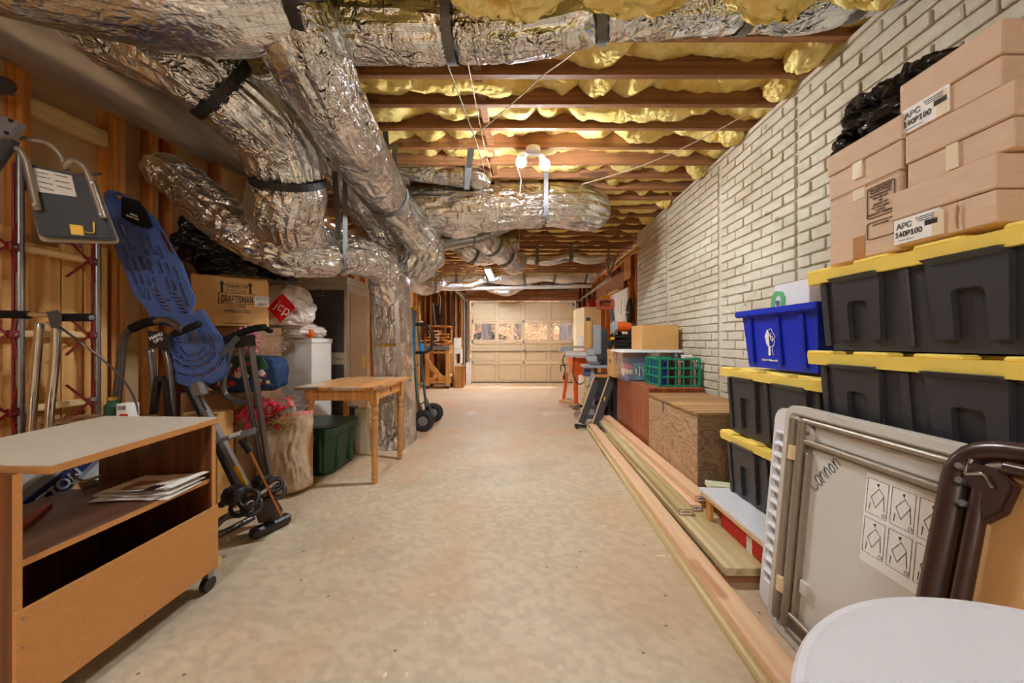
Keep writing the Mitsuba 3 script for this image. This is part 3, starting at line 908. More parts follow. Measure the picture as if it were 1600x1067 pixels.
duct('low foil flex duct under the long duct at the left', [P(672, 444, 7.0), P(700, 448, 7.3), P(730, 447, 7.5), P(752, 440, 7.7)], [.09, .09, .08, .06], 17, fine=.006, coarse=.015, n=36)
duct('pale foil flex duct drooping in front of the header beam', [P(752, 446, 8.6), P(770, 452, 8.6), P(792, 456, 8.6), P(812, 449, 8.6), P(830, 442, 8.6)], [.05, .09, .1, .08, .05], 18, fine=.006, coarse=.015, n=36)
duct('crumpled foil boot where the sloping duct meets the plenum', [P(664, 372, 3.6), P(662, 396, 3.62), P(650, 418, 3.64), P(640, 432, 3.66)], [.17, .18, .15, .1], 19, fine=.012, coarse=.035)


def plenum():
    k = thing('duct_plenum', 'tall foil wrapped plenum standing on the floor behind the pine table', 'duct plenum')
    b0 = [(-1.455, 3.49), (-1.19, 3.49), (-1.175, 3.90), (-1.455, 3.90)]

    def face(a, b, nu, nv, seed, z1):
        a, b = np.array(a), np.array(b)
        nrm = np.array([b[1] - a[1], -(b[0] - a[0])]); nrm /= np.linalg.norm(nrm)

        def fn(u, v):
            z = v * z1
            lean = -.085 * (z / 2.0)
            xy = a + (b - a) * u[..., None]
            q = np.stack([xy[..., 0] * 7, xy[..., 1] * 7, z * 2.5], -1)
            r = 1 - np.abs(meshkit.noise(q * 2 + seed, seed) - .5) * 4
            r2 = 1 - np.abs(meshkit.noise(q * [6, 6, 7] + seed, seed + 1) - .5) * 4
            edge = np.minimum(u, 1 - u)
            d = (.010 * r + .004 * r2) * np.clip(edge * 8, 0, 1)
            return np.stack([xy[..., 0] + nrm[0] * d + lean, xy[..., 1] + nrm[1] * d, z + 0 * u], -1)
        m, uv = grid(fn, nu, nv)
        return m, uv * 0 + [.011, .0147]
    top = 2.05
    for i in range(4):
        m, uv = face(b0[i], b0[(i + 1) % 4], 44, 240, 31 + i, top)
        add(k, 'foil_side', m, FOIL, False, uv=uv)
    add(k, 'top', mv(ext([(x - .085, y) for x, y in b0], .01), tr(0, 0, top - .012)), FOIL_DULL)
    add(k, 'corner_tape', mv(ribbon([(-1.193 - .085 * z / 2.0, 3.488, z) for z in np.linspace(.02, 2.0, 30)], .045, (1, .9, 0), .002), tr(0.001, -.004, 0)), FOIL_DULL)
    for z in (.62, 1.05):
        add(k, 'foil_tape', box(-1.43 - .04 * z, -1.21 - .04 * z, 3.478, 3.482, z, z + .03), BRASS if z > 1 else FOIL_DULL)


plenum()


def galv():
    k = thing('vent_pipe', 'gray galvanized vent pipe with an elbow under the cross duct', 'vent pipe')
    a, b, c = P(664, 388, 3.95), P(746, 371, 4.25), P(838, 335, 4.75)
    add(k, 'pipe', cyl(a, b, .075, 24), GALV, 30)
    add(k, 'pipe', cyl(b + (c - b) * .12, c, .075, 24), GALV, 30)
    e = tube([b - (b - a) * .12, b, b + (c - b) * .14], .081, 24, .02)
    add(k, 'elbow', e, GALV, True)
    u = (b - a) / np.linalg.norm(b - a); w = (c - b) / np.linalg.norm(c - b)
    for o, d in ((b - u * .07, u), (b - u * .02, u), (b + w * .05, w), (b + w * .1, w)):
        add(k, 'seam', torus(o, .081, .006, d, 24, 6), GALV, True)


galv()


def hanger_strap(pts, w, side, mname, label):
    add(None, 'hanging_strap', ribbon(pts, w, side, .003), mname, False, label, 'strap')


hanger_strap([P(523, 268, 2.62), P(527, 330, 2.62), P(529, 372, 2.62)], .042, (1, 0, 0), STRAPGRAY, 'gray strap hanging straight down left of the sagging flexible duct strap')
hanger_strap([P(602, 205, 2.62), P(605, 238, 2.62), P(606, 262, 2.95)], .04, (1, 0, 0), STRAPGRAY, 'short gray strap hanging right of the long sloping duct')
hanger_strap([P(618, 226, 2.85), P(616, 240, 2.85), P(618, 262, 2.95)], .04, (1, 0, 0), STRAPGRAY, 'short dark strap hanging beside the gray one under the joists')
hanger_strap([P(736, 232, 2.6), P(733, 262, 3.0), P(729, 296, 3.12)], .05, (1, 0, 0), STRAPGRAY, 'wide gray strap hanging from the joist left of the flood light')
hanger_strap([P(518, 230, 2.55), P(516, 252, 2.55)], .05, (1, 0, 0), STRAPGRAY, 'stub of gray strap just left of the long sloping duct')

# the duct across the top, its straps and the insulation that rests on it
top = duct('foil duct running across the top under the first joists, insulation hanging over it', [(-1.15, 1.64, 2.575), (-.7, 1.64, 2.575), (-.25, 1.64, 2.57), (.1, 1.61, 2.575), (.45, 1.53, 2.578), (.9, 1.50, 2.58), (1.3, 1.49, 2.585), (1.62, 1.45, 2.6)],
           [.12, .12, .12, .118, .115, .115, .11, .07], 20, rings=(.82, 1.52, 2.15, 2.6), net=True, fine=.008, coarse=.014, n=84, step=.009)


def wire(label, pts, r=.0035, m=None, cat='cable'):
    add(None, 'cable', tube(pts, r, 6, .05), m or WIRE, True, label, cat)


wire('green wire hanging from the top duct down to the right', [P(698, 98, 1.62), P(725, 170, 2.1), P(748, 235, 2.5), P(762, 290, 3.0)], .004, WIREGREEN)
wire('thin pale wire beside the green one', [P(731, 98, 1.66), P(745, 170, 2.2), P(758, 235, 2.6), P(768, 276, 2.95)], .003)
wire('white cable strung from the top duct down to the small foil duct', [P(918, 64, 1.6), P(880, 95, 1.85), P(840, 125, 2.05), P(780, 180, 2.3), P(690, 252, 2.66)], .004)
wire('long white cable running down from the brick wall across the joists', [P(1222, 142, 2.3), P(1160, 182, 2.42), P(1080, 225, 2.56), P(1000, 260, 2.7), P(910, 288, 2.9)], .004)
wire('white cord dangling below the flood light', [P(808, 262, 2.9), P(814, 280, 3.0), P(812, 302, 3.1)], .004, VINYLWHITE)
wire('pull cord of the attic light hanging right of the galvanized pipe', [P(815, 345, 4.8), P(812, 362, 4.8), P(811, 392, 4.8)], .004)
wire('cable strung along the studs to the garage door header', [P(646, 444, 7.2), P(662, 449, 7.6), P(687, 460, 8.8), P(687, 490, 9.0)], .008)
wire('brown cable bundle along the top of the brick wall end', [P(1003, 390, 5.0), P(985, 398, 5.3), P(960, 420, 6.2), P(948, 428, 6.8)], .018, CARD_TAN)
k = thing('white_pipe', 'long white drain pipe across the room in front of the garage door header', 'pipe')
add(k, 'pipe', cyl(P(686, 452, 8.5), P(924, 447, 8.5), .045, 16), VINYLWHITE, 30)
for px in (700, 800, 900):
    a = P(px, 450, 8.5)
    add(k, 'hanger', bar(a, a * [1, 1, 0] + [0, 0, 2.70], .02, .003, (0, 1, 0)), STEEL)
k = thing('smoke_detector', 'round white smoke detector under the joists', 'smoke detector')
a = P(711, 395, 5.6); a[2] = 2.70
add(k, 'base', cyl(a - (0, 0, .012), a, .075, 24), WHITE, 30)
add(k, 'cover', cyl(a - (0, 0, .05), a - (0, 0, .012), .06, 24, .07), WHITE, 30)
k = thing('caster_bracket', 'black caster wheel on a bracket high at the left edge', 'bracket')
add(k, 'wheel', cyl(P(5, 131, 1.62), P(9, 132, 1.66), .032, 20), RUBBER, 30)
add(k, 'plate', box(-2.60, P(4, 131, 1.66)[0], 1.64, 1.70, P(4, 131, 1.66)[2] - .03, P(4, 131, 1.66)[2] + .03, .004), DGRAY)
# conduit bracket at the very top of the brick wall
k = thing('wall_bracket', 'black metal bracket high on the brick wall at the top edge', 'bracket')
add(k, 'bar', bent([(1.73, 1.55, 2.66), (1.62, 1.50, 2.55), (1.62, 1.26, 2.55), (1.73, 1.24, 2.66)], .012, 8, .04), BLACK, True)
# ---------------------------------------------------------------- right side: bins, boxes, tables
def tote(x0, y0, z0, L, D, H, label, group=None, lid_mat=None, mat_=None, cat='storage bin'):
    "a tough tote: front face (long side, L along y) towards -x at x0; y0 its near end; H up to the lid's top"
    mat_ = mat_ or BINBLACK; lid_mat = lid_mat or YELLOW
    k = thing('storage_bin', label, cat, group)
    hb = H - .045
    ix, iy = .045, .06       # taper at the bottom
    tx, ty = .022, .03       # inset at the top

    def ringp(z, f):
        ax, ay = tx + (ix - tx) * (1 - f), ty + (iy - ty) * (1 - f)
        return [(x0 + ax, y0 + ay), (x0 + D - ax, y0 + ay), (x0 + D - ax, y0 + L - ay), (x0 + ax, y0 + L - ay)]
    lo = [(*p, z0) for p in ringp(z0, 0)]
    hi = [(*p, z0 + hb) for p in ringp(z0, 1)]

    def chamf(ps, c=.025):
        out = []
        for i, p in enumerate(ps):
            p = np.array(p); a = np.array(ps[i - 1]); b = np.array(ps[(i + 1) % 4])
            out += [p + (a - p) / np.linalg.norm(a - p) * c, p + (b - p) / np.linalg.norm(b - p) * c]
        return out
    body = add(k, 'body', hull(chamf(lo) + chamf(hi)), mat_)
    # frame of the front wall
    o = np.array([x0 + ix, y0 + L / 2, z0]); upv = np.array([tx - ix, 0, hb])
    M = frame(o, (0, -1, 0), upv)          # x towards the near end, y up, z out of the face (-x)
    if M[0, 2] > 0:
        M = frame(o, (0, 1, 0), upv)
    for s in (-.21 * L, .21 * L):
        w = .125 * L
        pad = sg.Polygon([(s - w * .86, hb * .13), (s - w, hb * .93), (s + w, hb * .93), (s + w * .86, hb * .13)])
        cut = rrect_pts(s - .040 * L, s + .050 * L, -.05, hb * .64, .014)
        pad = pad.difference(cut)
        add(body, 'pad', mv(bevel_ext(pad, .016, .003), M), mat_)
        add(body, 'lid_latch', mv(hull([(s - w * .95, hb * .90, 0), (s + w * .9, hb * .90, 0), (s + w * .9, hb * .99, 0), (s - w * .95, hb * .99, 0),
                                      (s - w * .88, hb * .91, .012), (s + w * .82, hb * .91, .012), (s + w * .9, hb * .99, .034), (s - w * .95, hb * .99, .034)]), M), DGRAY)
    for s in (-.395 * L, .395 * L, 0.0):
        add(body, 'rib', mv(box(s - .012, s + .012, .015, hb * .95, 0, .010, .004), M), mat_)
    zl = z0 + hb - .012
    rim = hull([(x0 + (0 if z > 0 else .006) + dx, y0 + dy, zl + z) for z in (0, .040) for dx, dy in ((.02, 0), (D - .02, 0), (D, .02), (D, L - .02), (D - .02, L), (.02, L), (0, L - .02), (0, .02))])
    lid = add(k, 'lid', rim, lid_mat)
    zt = zl + .040
    for f in (.1, .37, .63, .9):
        y = y0 + L * f
        add(lid, 'lid_ridge', box(x0 + .004, x0 + .06, y - .055, y + .055, zt - .002, zt + .012, .005), lid_mat)
    add(lid, 'lid_panel', box(x0 + .075, x0 + D - .06, y0 + .06, y0 + L - .06, zt - .001, zt + .010, .006), lid_mat)
    return k


# the stack nearest the camera: smaller totes on a low pallet
pal = thing('pallet', 'low wooden pallet under the near stack of black totes', 'pallet')
for i in range(5):
    add(pal, 'slat', box(1.09, 1.58, .66 + i * .145, .76 + i * .145, .14, .16, .002), PINE_Z)
for x in (1.12, 1.34, 1.56):
    add(pal, 'runner', box(x - .02, x + .02, .66, 1.34, 0, .14, .002), PINE_Y)
NB = [.16, .465, .768, 1.070]
lab = ['black tote with yellow lid at the bottom of the stack behind the folding tables', 'black tote with yellow lid, third from the top of the near stack', 'black tote with yellow lid, second from the top of the near stack', 'black tote with yellow lid on top of the near stack, under the cardboard boxes']
for z, l in zip(NB, lab):
    tote(1.10, .67, z, .68, .457, .303, l)
cr = thing('crate', 'red plastic crate lying under the white board beside the far totes', 'crate')
for sY in (1.40, 2.06):
    add(cr, 'end_wall', box(1.21, 1.66, sY - .012, sY + .012, 0.002, .205, .003), REDBRIGHT)
for sx in (1.215, 1.655):
    for z in (.01, .08, .15, .19):
        add(cr, 'rail', box(sx - .008, sx + .008, 1.38, 2.08, z, z + .018, .003), REDBRIGHT)
    for y in np.linspace(1.42, 2.04, 8):
        add(cr, 'upright', box(sx - .006, sx + .006, y - .008, y + .008, .004, .2, .002), REDBRIGHT)
for z, l in ((.21, 'black tote with yellow lid at the bottom of the far stack beside the plywood chest'), (.581, 'black tote with yellow lid in the far stack, right under the blue recycling bin')):
    tote(1.19, 1.325, z, .765, .51, .373, l)


def carton(label, x0, x1, y0, y1, z0, z1, lid=.0, mat_=None, end_mat=None, group=None, cat='cardboard box', name='cardboard_box'):
    k = thing(name, label, cat, group)
    m_ = mat_ or CARD
    if lid:
        add(k, 'body', box(x0 + .004, x1 - .004, y0 + .004, y1 - .004, z0, z1 - lid, .002), m_)
        add(k, 'lid', box(x0, x1, y0, y1, z1 - lid + .003, z1, .003), m_)
    else:
        add(k, 'body', box(x0, x1, y0, y1, z0, z1 - .004, .004), m_)
        yc = (y0 + y1) / 2
        add(k, 'flap', box(x0 + .001, x1 - .001, y0 + .001, yc - .001, z1 - .004, z1, .001), m_)
        add(k, 'flap', box(x0 + .001, x1 - .001, yc + .001, y1 - .001, z1 - .004, z1, .001), m_)
    return k


def face_x(x, y, z):
    "frame on a face towards -x: text reads along -y (towards the camera's right)"
    return frame((x, y, z), (0, -1, 0), (0, 0, 1))


BL = [('WARNING! cardboard box standing at the far end of the near totes', 1.13)]
k = carton('tall cardboard box printed with a warning panel, on the yellow lid', 1.13, 1.44, 1.03, 1.266, 1.375, 1.612)
lx, zc, yc = 1.13 - .0012, 1.52, 1.085
w = add(k, 'warning_print', mv(ext(rrect(.085, .10, .008).difference(rrect(.080, .095, .007)), .001), face_x(lx, 1.085, 1.545)), INKBROWN)
for i, s in enumerate(('WARNING!', 'DO NOT STORE', 'IN WAREHOUSE', 'BELOW 50°', 'OR', 'ABOVE 90°', 'OR YOU MAY', 'CAUSE', 'PRODUCT DAMAGE')):
    add(k, 'lettering', text(s, .0062 if i else .0095, face_x(lx, 1.085, 1.585 - i * .0098), .0012, False), INKBROWN)
add(k, 'warning_print', mv(ext(rrect(.085, .055, .008).difference(rrect(.080, .050, .007)), .001), face_x(lx, 1.085, 1.455)), INKBROWN)
add(k, 'lettering', text('DATE PACKED', .005, face_x(lx, 1.085, 1.472), .0012, False), INKBROWN)
add(k, 'tape', box(lx - .0004, lx + .002, 1.135, 1.175, 1.376, 1.45), mat('packing_tape', lin(176, 124, 70), .3))
add(k, 'tape', box(lx - .0004, lx + .002, 1.135, 1.175, 1.575, 1.611), TAPE)
k = carton('flat lidded cardboard box with clear tape on top of the warning box', 1.125, 1.44, 1.02, 1.27, 1.614, 1.774, lid=.075)
add(k, 'tape', box(1.1236, 1.13, 1.14, 1.172, 1.645, 1.70), TAPE)


def apc(label, x0, y0, y1, z0, z1, lab=True, slit=False):
    k = carton(label, x0, x0 + .33, y0, y1, z0, z1, lid=.085)
    if lab:
        xl = x0 - .0005
        yc_, zc_ = y1 - .064, z0 + .041
        b = add(k, 'label_sheet', box(xl, xl + .004, yc_ - .056, yc_ + .056, zc_ - .036, zc_ + .036), PAPER)
        M = lambda dy, dz: face_x(xl - .0002, yc_ + dy, zc_ + dz)
        add(b, 'lettering', text('APC', .016, M(.029, .015), .001, True, width=.040), DGRAY)
        add(b, 'lettering', text('140P100', .015, M(.0175, -.009), .001, True, width=.068), INK)
        for i in range(3):
            add(b, 'fine_print', mv(box(-.022 + .002 * i, .022, -.001, .001, 0, .0008), M(-.022, .026 - .0055 * i)), DGRAY)
        for i in range(14):
            w_ = (.0008, .0014, .001, .0018)[i * 7 % 4]
            add(b, 'barcode_line', mv(box(-w_ / 2, w_ / 2, -.007, .007, 0, .0008), M(-.0235 - i * .0021, .004)), INK)
        add(b, 'fine_print', mv(box(-.02, .02, -.0008, .0008, 0, .0008), M(.024, -.027)), DGRAY)
    if slit:
        add(k, 'slit', mv(ext([(0, 0), (.004, 0), (.002, .03), (.005, .05), (0, .065), (-.003, .03)], .001), face_x(x0 - .0002, y0 + .075, z0 + .006)), CARD_IN)
    add(k, 'tape', box(x0 - .0006, x0 + .003, y0 + .105, y0 + .13, z0 + .004, z0 + .07), TAPE)
    return k


apc('lowest lidded cardboard box with a white barcode label, resting on the yellow lid', 1.12, .812, 1.045, 1.383, 1.545, slit=True)
apc('middle lidded cardboard box of the stack without a label, tape on its front', 1.13, .789, 1.018, 1.548, 1.702, lab=False)
apc('top lidded cardboard box with a white barcode label, against the ceiling side of the pile', 1.132, .812, 1.034, 1.705, 1.862)

# crumpled black bag on the left cartons
k = thing('black_bag', 'crumpled shiny black plastic bag on the cartons against the brick wall', 'plastic bag')
bag = blob((1.42, 1.20, 1.90), (.20, .19, .13), 3, 5, .55, 1.7, flat=1.778)
add(k, 'body', bag, BAGBLACK, 35)
add(k, 'flap', blob((1.33, 1.34, 1.87), (.06, .08, .08), 9, 4, .8, 2.6), BAGBLACK, 35)

# blue recycling bin with its white carton
def blue_bin():
    k = thing('recycling_bin', 'bright blue recycling bin with a white tree emblem on the yellow lid', 'recycling bin')
    x0, x1, y0, y1, z0, z1 = 1.235, 1.62, 1.44, 1.945, .962, 1.262

    def loop(z, i):
        return [(x0 + i, y0 + i, z), (x1 - i, y0 + i, z), (x1 - i, y1 - i, z), (x0 + i, y1 - i, z)]
    outer = hull(loop(z0, .03) + loop(z1 - .03, .008))
    inner = hull([(a, b, max(c, z0 + .012)) for a, b, c in loop(z0 + .012, .038)] + loop(z1 + .01, .014))
    try:
        body = trimesh.boolean.difference([outer, inner], engine='manifold')
    except Exception:
        body = outer
    b = add(k, 'body', body, BLUEBIN)
    rim = sg.box(x0 - .012, y0 - .012, x1 + .012, y1 + .012).buffer(.01).difference(sg.box(x0 + .016, y0 + .016, x1 - .016, y1 - .016))
    add(k, 'rim', bevel_ext(rim, .034, .006).apply_translation((0, 0, z1 - .03)), BLUEBIN)
    for y in (y0 + .09, (y0 + y1) / 2 - .02, y1 - .075):
        add(b, 'rib', mv(box(-.012, .012, .02, .265, 0, .012, .005), frame((x0 + .028, y, z0), (0, -1, 0), (-.02, 0, .27))), BLUEBIN)
    M = frame((x0 + .0155, 1.735, 1.105), (0, -1, 0), (-.02, 0, .27))
    # the emblem: a tree, left half filled, right half in outline
    ang = np.linspace(0, 2 * np.pi, 60)
    crown = sg.Polygon([(.040 * (1 + .10 * math.sin(7 * a) + .05 * math.sin(13 * a)) * math.cos(a) * .85, .012 + .048 * (1 + .08 * math.sin(6 * a + 1)) * math.sin(a)) for a in ang])
    left = crown.intersection(sg.box(-1, -1, -.004, 1)).buffer(-.002)
    right = crown.difference(crown.buffer(-.0035)).intersection(sg.box(-.002, -1, 1, 1))
    trunk = sg.Polygon([(-.012, -.03), (.0, -.03), (.0, -.075), (-.018, -.075)])
    trunk2 = sg.Polygon([(.010, -.035), (.012, -.035), (.018, -.075), (.015, -.075)])
    add(b, 'emblem', mv(ext(so.unary_union([left, right, trunk, trunk2]), .0015), M), PAPER)
    add(b, 'lettering', mv(text('W', .020, tr(-.002, .028, .0005), .0016), M), PAPER)
    add(b, 'lettering', mv(text('G', .022, tr(.014, .010, .0005), .0016), M), PAPER)
    add(b, 'lettering', text('City of Walnut Grove', .010, frame((x0 + .0225, 1.735, 1.005), (0, -1, 0), (-.02, 0, .27)), .0015, True), PAPER)
    c = thing('carton', 'white carton with a green strap shape standing in the blue bin', 'carton')
    cx, cy = 1.36, 1.66
    add(c, 'body', hull([(cx + sx * .09, cy + sy * .125, .985) for sx in (-1, 1) for sy in (-1, 1)] + [(cx + sx * .06, cy + sy * .105, 1.385) for sx in (-1, 1) for sy in (-1, 1)]), VINYLWHITE)
    Mc = frame((cx - .0872, cy + .0, 1.037), (0, -1, 0), (.03, 0, .40))
    arch = sg.Polygon([(-.127, .18), (-.122, .30), (-.10, .32), (-.05, .31), (-.03, .28), (-.03, .18)]).difference(sg.Polygon([(-.10, .18), (-.098, .285), (-.075, .30), (-.06, .28), (-.058, .18)]))
    add(c, 'green_print', mv(ext(arch, .0012), Mc), GREENLABEL)
    add(c, 'purple_print', mv(ext(so.unary_union([sg.Point(-.08 + .008 * math.cos(i * 2.4), .255 + .011 * math.sin(i * 1.7)).buffer(.005) for i in range(7)]), .0012), Mc), PURPLE)


blue_bin()


# ---- the gray resin folding table leaning on the totes, its underside towards the aisle
def folding_table():
    k = thing('folding_table', 'gray resin folding table leaning on its long side against the black totes', 'folding table')
    o = np.array([.985, 1.372, .0]); upv = np.array([.078, 0, .85])
    M = frame(o, (0, -1, 0), upv)                  # x towards the camera, y up the leaning top, z towards the aisle
    L, H = 1.80, .857
    top = rrect_pts(0, L, 0, H, .045)
    add(k, 'table_top', mv(bevel_ext(top, .018, .004), M @ tr(0, 0, -.03)), TABLEBACK)
    rim = top.difference(top.buffer(-.035))
    add(k, 'rim', mv(bevel_ext(rim, .042, .006), M @ tr(0, 0, -.028)), TABLEGRAY)
    panel = add(k, 'panel', mv(bevel_ext(rrect_pts(.12, L - .12, .09, H - .14, .012), .006, .002), M @ tr(0, 0, -.013)), TABLERECESS)
    add(k, 'panel', mv(bevel_ext(rrect_pts(.12, L - .12, H - .112, H - .062, .008), .005, .002), M @ tr(0, 0, -.013)), TABLERECESS)
    pt = lambda x, y, z: (M @ [x, y, z, 1])[:3]
    # folded leg frame at the far end: two legs and cross tubes
    for x in (.045, .088):
        add(k, 'leg', mv(cyl((x, .05, .012), (x, H - .05, .012), .014, 14), M), TANPIPE, 30)
    for y in (H - .048, H - .122):
        add(k, 'cross_tube', mv(cyl((.09, y, .008), (L - .10, y, .008), .010, 12), M), TANPIPE, 30)
    for y in (.10, .045):
        add(k, 'cross_tube', mv(cyl((.09, y, .008), (L - .10, y, .008), .010, 12), M), TANPIPE, 30)
    for y in (.16, H - .20):
        add(k, 'leg_collar', mv(cyl((.067, y, .012), (.067, y + .05, .012), .022, 14), M), CUSHION, 30)
    add(k, 'hinge_plate', mv(bevel_ext([(.095, H - .12), (.13, H - .12), (.13, H - .085), (.11, H - .06), (.095, H - .06)], .012, .002), M @ tr(0, 0, -.005)), TABLEGRAY)
    add(k, 'hinge_bolt', mv(cyl((.113, H - .09, .0), (.113, H - .09, .014), .007, 12), M), STEEL)
    add(k, 'side_rail', mv(box(.11, .125, .1, H - .16, -.012, .012, .003), M), TANPIPE)
    add(k, 'leg_clip', mv(box(.13, .165, .20, .25, -.012, .008, .004), M), TABLEGRAY)
    # hand-written name
    strokes = {'C': [(.7, .85), (.45, 1), (.15, .8), (.05, .4), (.2, .05), (.5, 0), (.75, .15)],
               'a': [(.55, .5), (.3, .6), (.1, .35), (.15, .05), (.35, 0), (.55, .3), (.58, .55), (.55, .1), (.7, 0)],
               'n': [(.1, .55), (.1, 0), (.12, .3), (.35, .58), (.5, .45), (.52, .05)],
               'o': [(.3, .55), (.1, .3), (.2, .02), (.45, .1), (.5, .4), (.3, .55)]}
    w0, w1 = (np.array(q) for q in on_plane([(1270, 768), (1314, 726)], M))
    wl = np.linalg.norm(w1 - w0) / .172
    Mw = M @ tr(w0[0], w0[1], -.006) @ rot('z', math.degrees(math.atan2(*(w1 - w0)[::-1]))) @ np.diag([wl, wl, 1, 1])
    x = 0
    for ch in 'Cannon':
        pts = [(x + px * .042, py * (.075 if ch == 'C' else .062), 0.0004) for px, py in strokes[ch]]
        add(panel, 'handwriting', mv(tube(pts, .0011, 5, .004), Mw), INK)
        x += .034 if ch == 'C' else .027
    # paper instruction sheet with little drawings
    sheet = add(panel, 'instruction_sheet', mv(box(.385, .60, .30, .565, -.0068, -.006), M), PAPER)
    r = random.Random(4)
    dx0, dy0 = (np.array(on_plane([(1352, 737)], M)[0]) - (.385, .565))
    scene[sheet] = mikit.ply(mv(box(.385, .60, .30, .565, -.0068, -.006), M @ tr(dx0, dy0, 0)), PAPER)
    for cxi in range(3):
        for cyi in range(2):
            xo, yo = .42 + cxi * .068, .50 - cyi * .118
            xo, yo = xo + dx0, yo + dy0
            fr = sg.box(xo - .030, yo - .052, xo + .030, yo + .052)
            add(sheet, 'drawing', mv(ext(fr.difference(fr.buffer(-.0012)), .0006), M @ tr(0, 0, -.006)), DGRAY)
            q = sg.Polygon([(xo - .018, yo - .005 + .01 * r.random()), (xo + .004, yo + .03), (xo + .02, yo + .012), (xo - .002, yo - .03)])
            lines = [q.difference(q.buffer(-.0014)), sg.LineString([(xo - .018, yo - .02), (xo - .02, yo - .042)]).buffer(.0009), sg.LineString([(xo + .018, yo + .01), (xo + .022, yo - .03)]).buffer(.0009),
                     sg.Point(xo + .022, yo - .043).buffer(.005).difference(sg.Point(xo + .022, yo - .043).buffer(.0038)), sg.Polygon([(xo - .004, yo + .040), (xo + .004, yo + .044), (xo + .002, yo + .032)])]
            add(sheet, 'drawing', mv(ext(so.unary_union(lines), .0006), M @ tr(0, 0, -.006)), INK)
    add(panel, 'round_sticker', mv(cyl((.435, .215, -.007), (.435, .215, -.0058), .017, 20), M), PAPER)
    st = add(panel, 'label_sheet', mv(box(.41, .455, .135, .19, -.0068, -.006), M), PAPER)
    for i in range(3):
        add(st, 'fine_print', mv(box(.415, .45, .146 + i * .014, .150 + i * .014, -.0062, -.0054), M), DGRAY)
    st = add(panel, 'label_sheet', mv(box(.405, .45, .085, .125, -.0068, -.006), M), PAPER)
    for i in range(10):
        add(st, 'barcode_line', mv(box(.41 + i * .0038, .412 + i * .0038, .092, .118, -.0062, -.0054), M), INK)
    st = add(panel, 'label_sheet', mv(box(.31, .36, .075, .12, -.0068, -.006), M), PAPER)
    add(st, 'fine_print', mv(box(.315, .355, .105, .112, -.0062, -.0054), M), INK)
    # ---- a second white table behind it, only its notched edge in sight
    k2 = thing('plastic_table_leaf', 'white plastic table leaf with a notched edge behind the gray folding table', 'table leaf')
    M2 = frame((1.003, 1.435, .035), (0, -1, 0), upv)
    out = rrect_pts(0, .13, 0, .80, .05)
    notches = so.unary_union([rrect_pts(.018, .075, .10 + i * .047, .128 + i * .047, .012) for i in range(13)])
    add(k2, 'body', mv(bevel_ext(out.difference(notches), .02, .004), M2), VINYLWHITE)
    add(k2, 'backing', mv(ext(out.buffer(-.006), .008), M2 @ tr(0, 0, -.008)), TABLEGRAY)
    for i in range(13):
        add(k2, 'rib', mv(box(.016, .08, .132 + i * .047 - .003, .132 + i * .047 + .009, .006, .026, .003), M2), VINYLWHITE)


folding_table()


def card_table():
    k = thing('card_table', 'folded brown card table with a glossy tubular frame and tan fiberboard underside', 'folding table')
    tl = np.array([.99, .79, .885]); u = np.array([0, -1, .11])
    M = frame(tl, u, (.30, .10, .87))
    H = .885
    M[:3, 3] = tl - M[:3, 1] * H
    if M[0, 2] > 0:
        M[:3, 2] *= -1
    L, H = .80, .885
    pm = lambda m: mv(m, M) if np.linalg.det(M[:3, :3]) > 0 else mv(m, M)
    def fix(m):
        m = mv(m, M); trimesh.repair.fix_normals(m); return m
    add(k, 'panel', fix(ext(rrect_pts(.012, L - .012, .012, H - .012, .04), .006, -.012)), FIBER)
    add(k, 'frame_rail', fix(bent([(L / 2, H - .02, 0), (.02, H - .02, 0), (.02, .02, 0), (L - .02, .02, 0), (L - .02, H - .02, 0), (L / 2 - .001, H - .02, 0)], .024, 14, .08)), BROWNMETAL, True)
    add(k, 'frame_flange', fix(ext(rrect_pts(.01, L - .01, .01, H - .01, .05).difference(rrect_pts(.05, L - .05, .05, H - .05, .03)), .004, -.004)), BROWNMETAL)
    leg = add(k, 'leg', fix(bent([(.075, H - .11, .016), (.075, .06, .018)], .0135, 12)), BROWNMETAL, True)
    add(k, 'leg', fix(bent([(.11, H - .055, .02), (.45, H - .075, .03)], .0135, 12)), BROWNMETAL, True)
    br = add(k, 'leg_bracket', fix(bevel_ext([(.04, H - .055), (.10, H - .06), (.125, H - .085), (.115, H - .14), (.09, H - .17), (.075, H - .12), (.05, H - .10)], .02, .003).apply_translation((0, 0, .006))), BROWNMETAL)
    for x, y in ((.045, H - .07), (.05, H - .10), (.062, H - .145)):
        add(br, 'bolt', fix(cyl((x, y, .0), (x, y, .034), .007, 12)), STEEL, 30)
    add(k, 'slide_rod', fix(bent([(.055, H - .05, .022), (.05, H - .085, .024), (.085, H - .075, .03), (.10, H - .10, .028)], .0035, 8, .01)), CHROME, True)
    add(k, 'label_tag', fix(mv(box(-.022, .022, -.009, .009, 0, .001), tr(.085, H - .05, .001) @ rot('z', -12))), LAMINATE)
    add(k, 'screw', fix(cyl((.085, .52, -.006), (.085, .52, .006), .012, 12)), BRASS)


card_table()


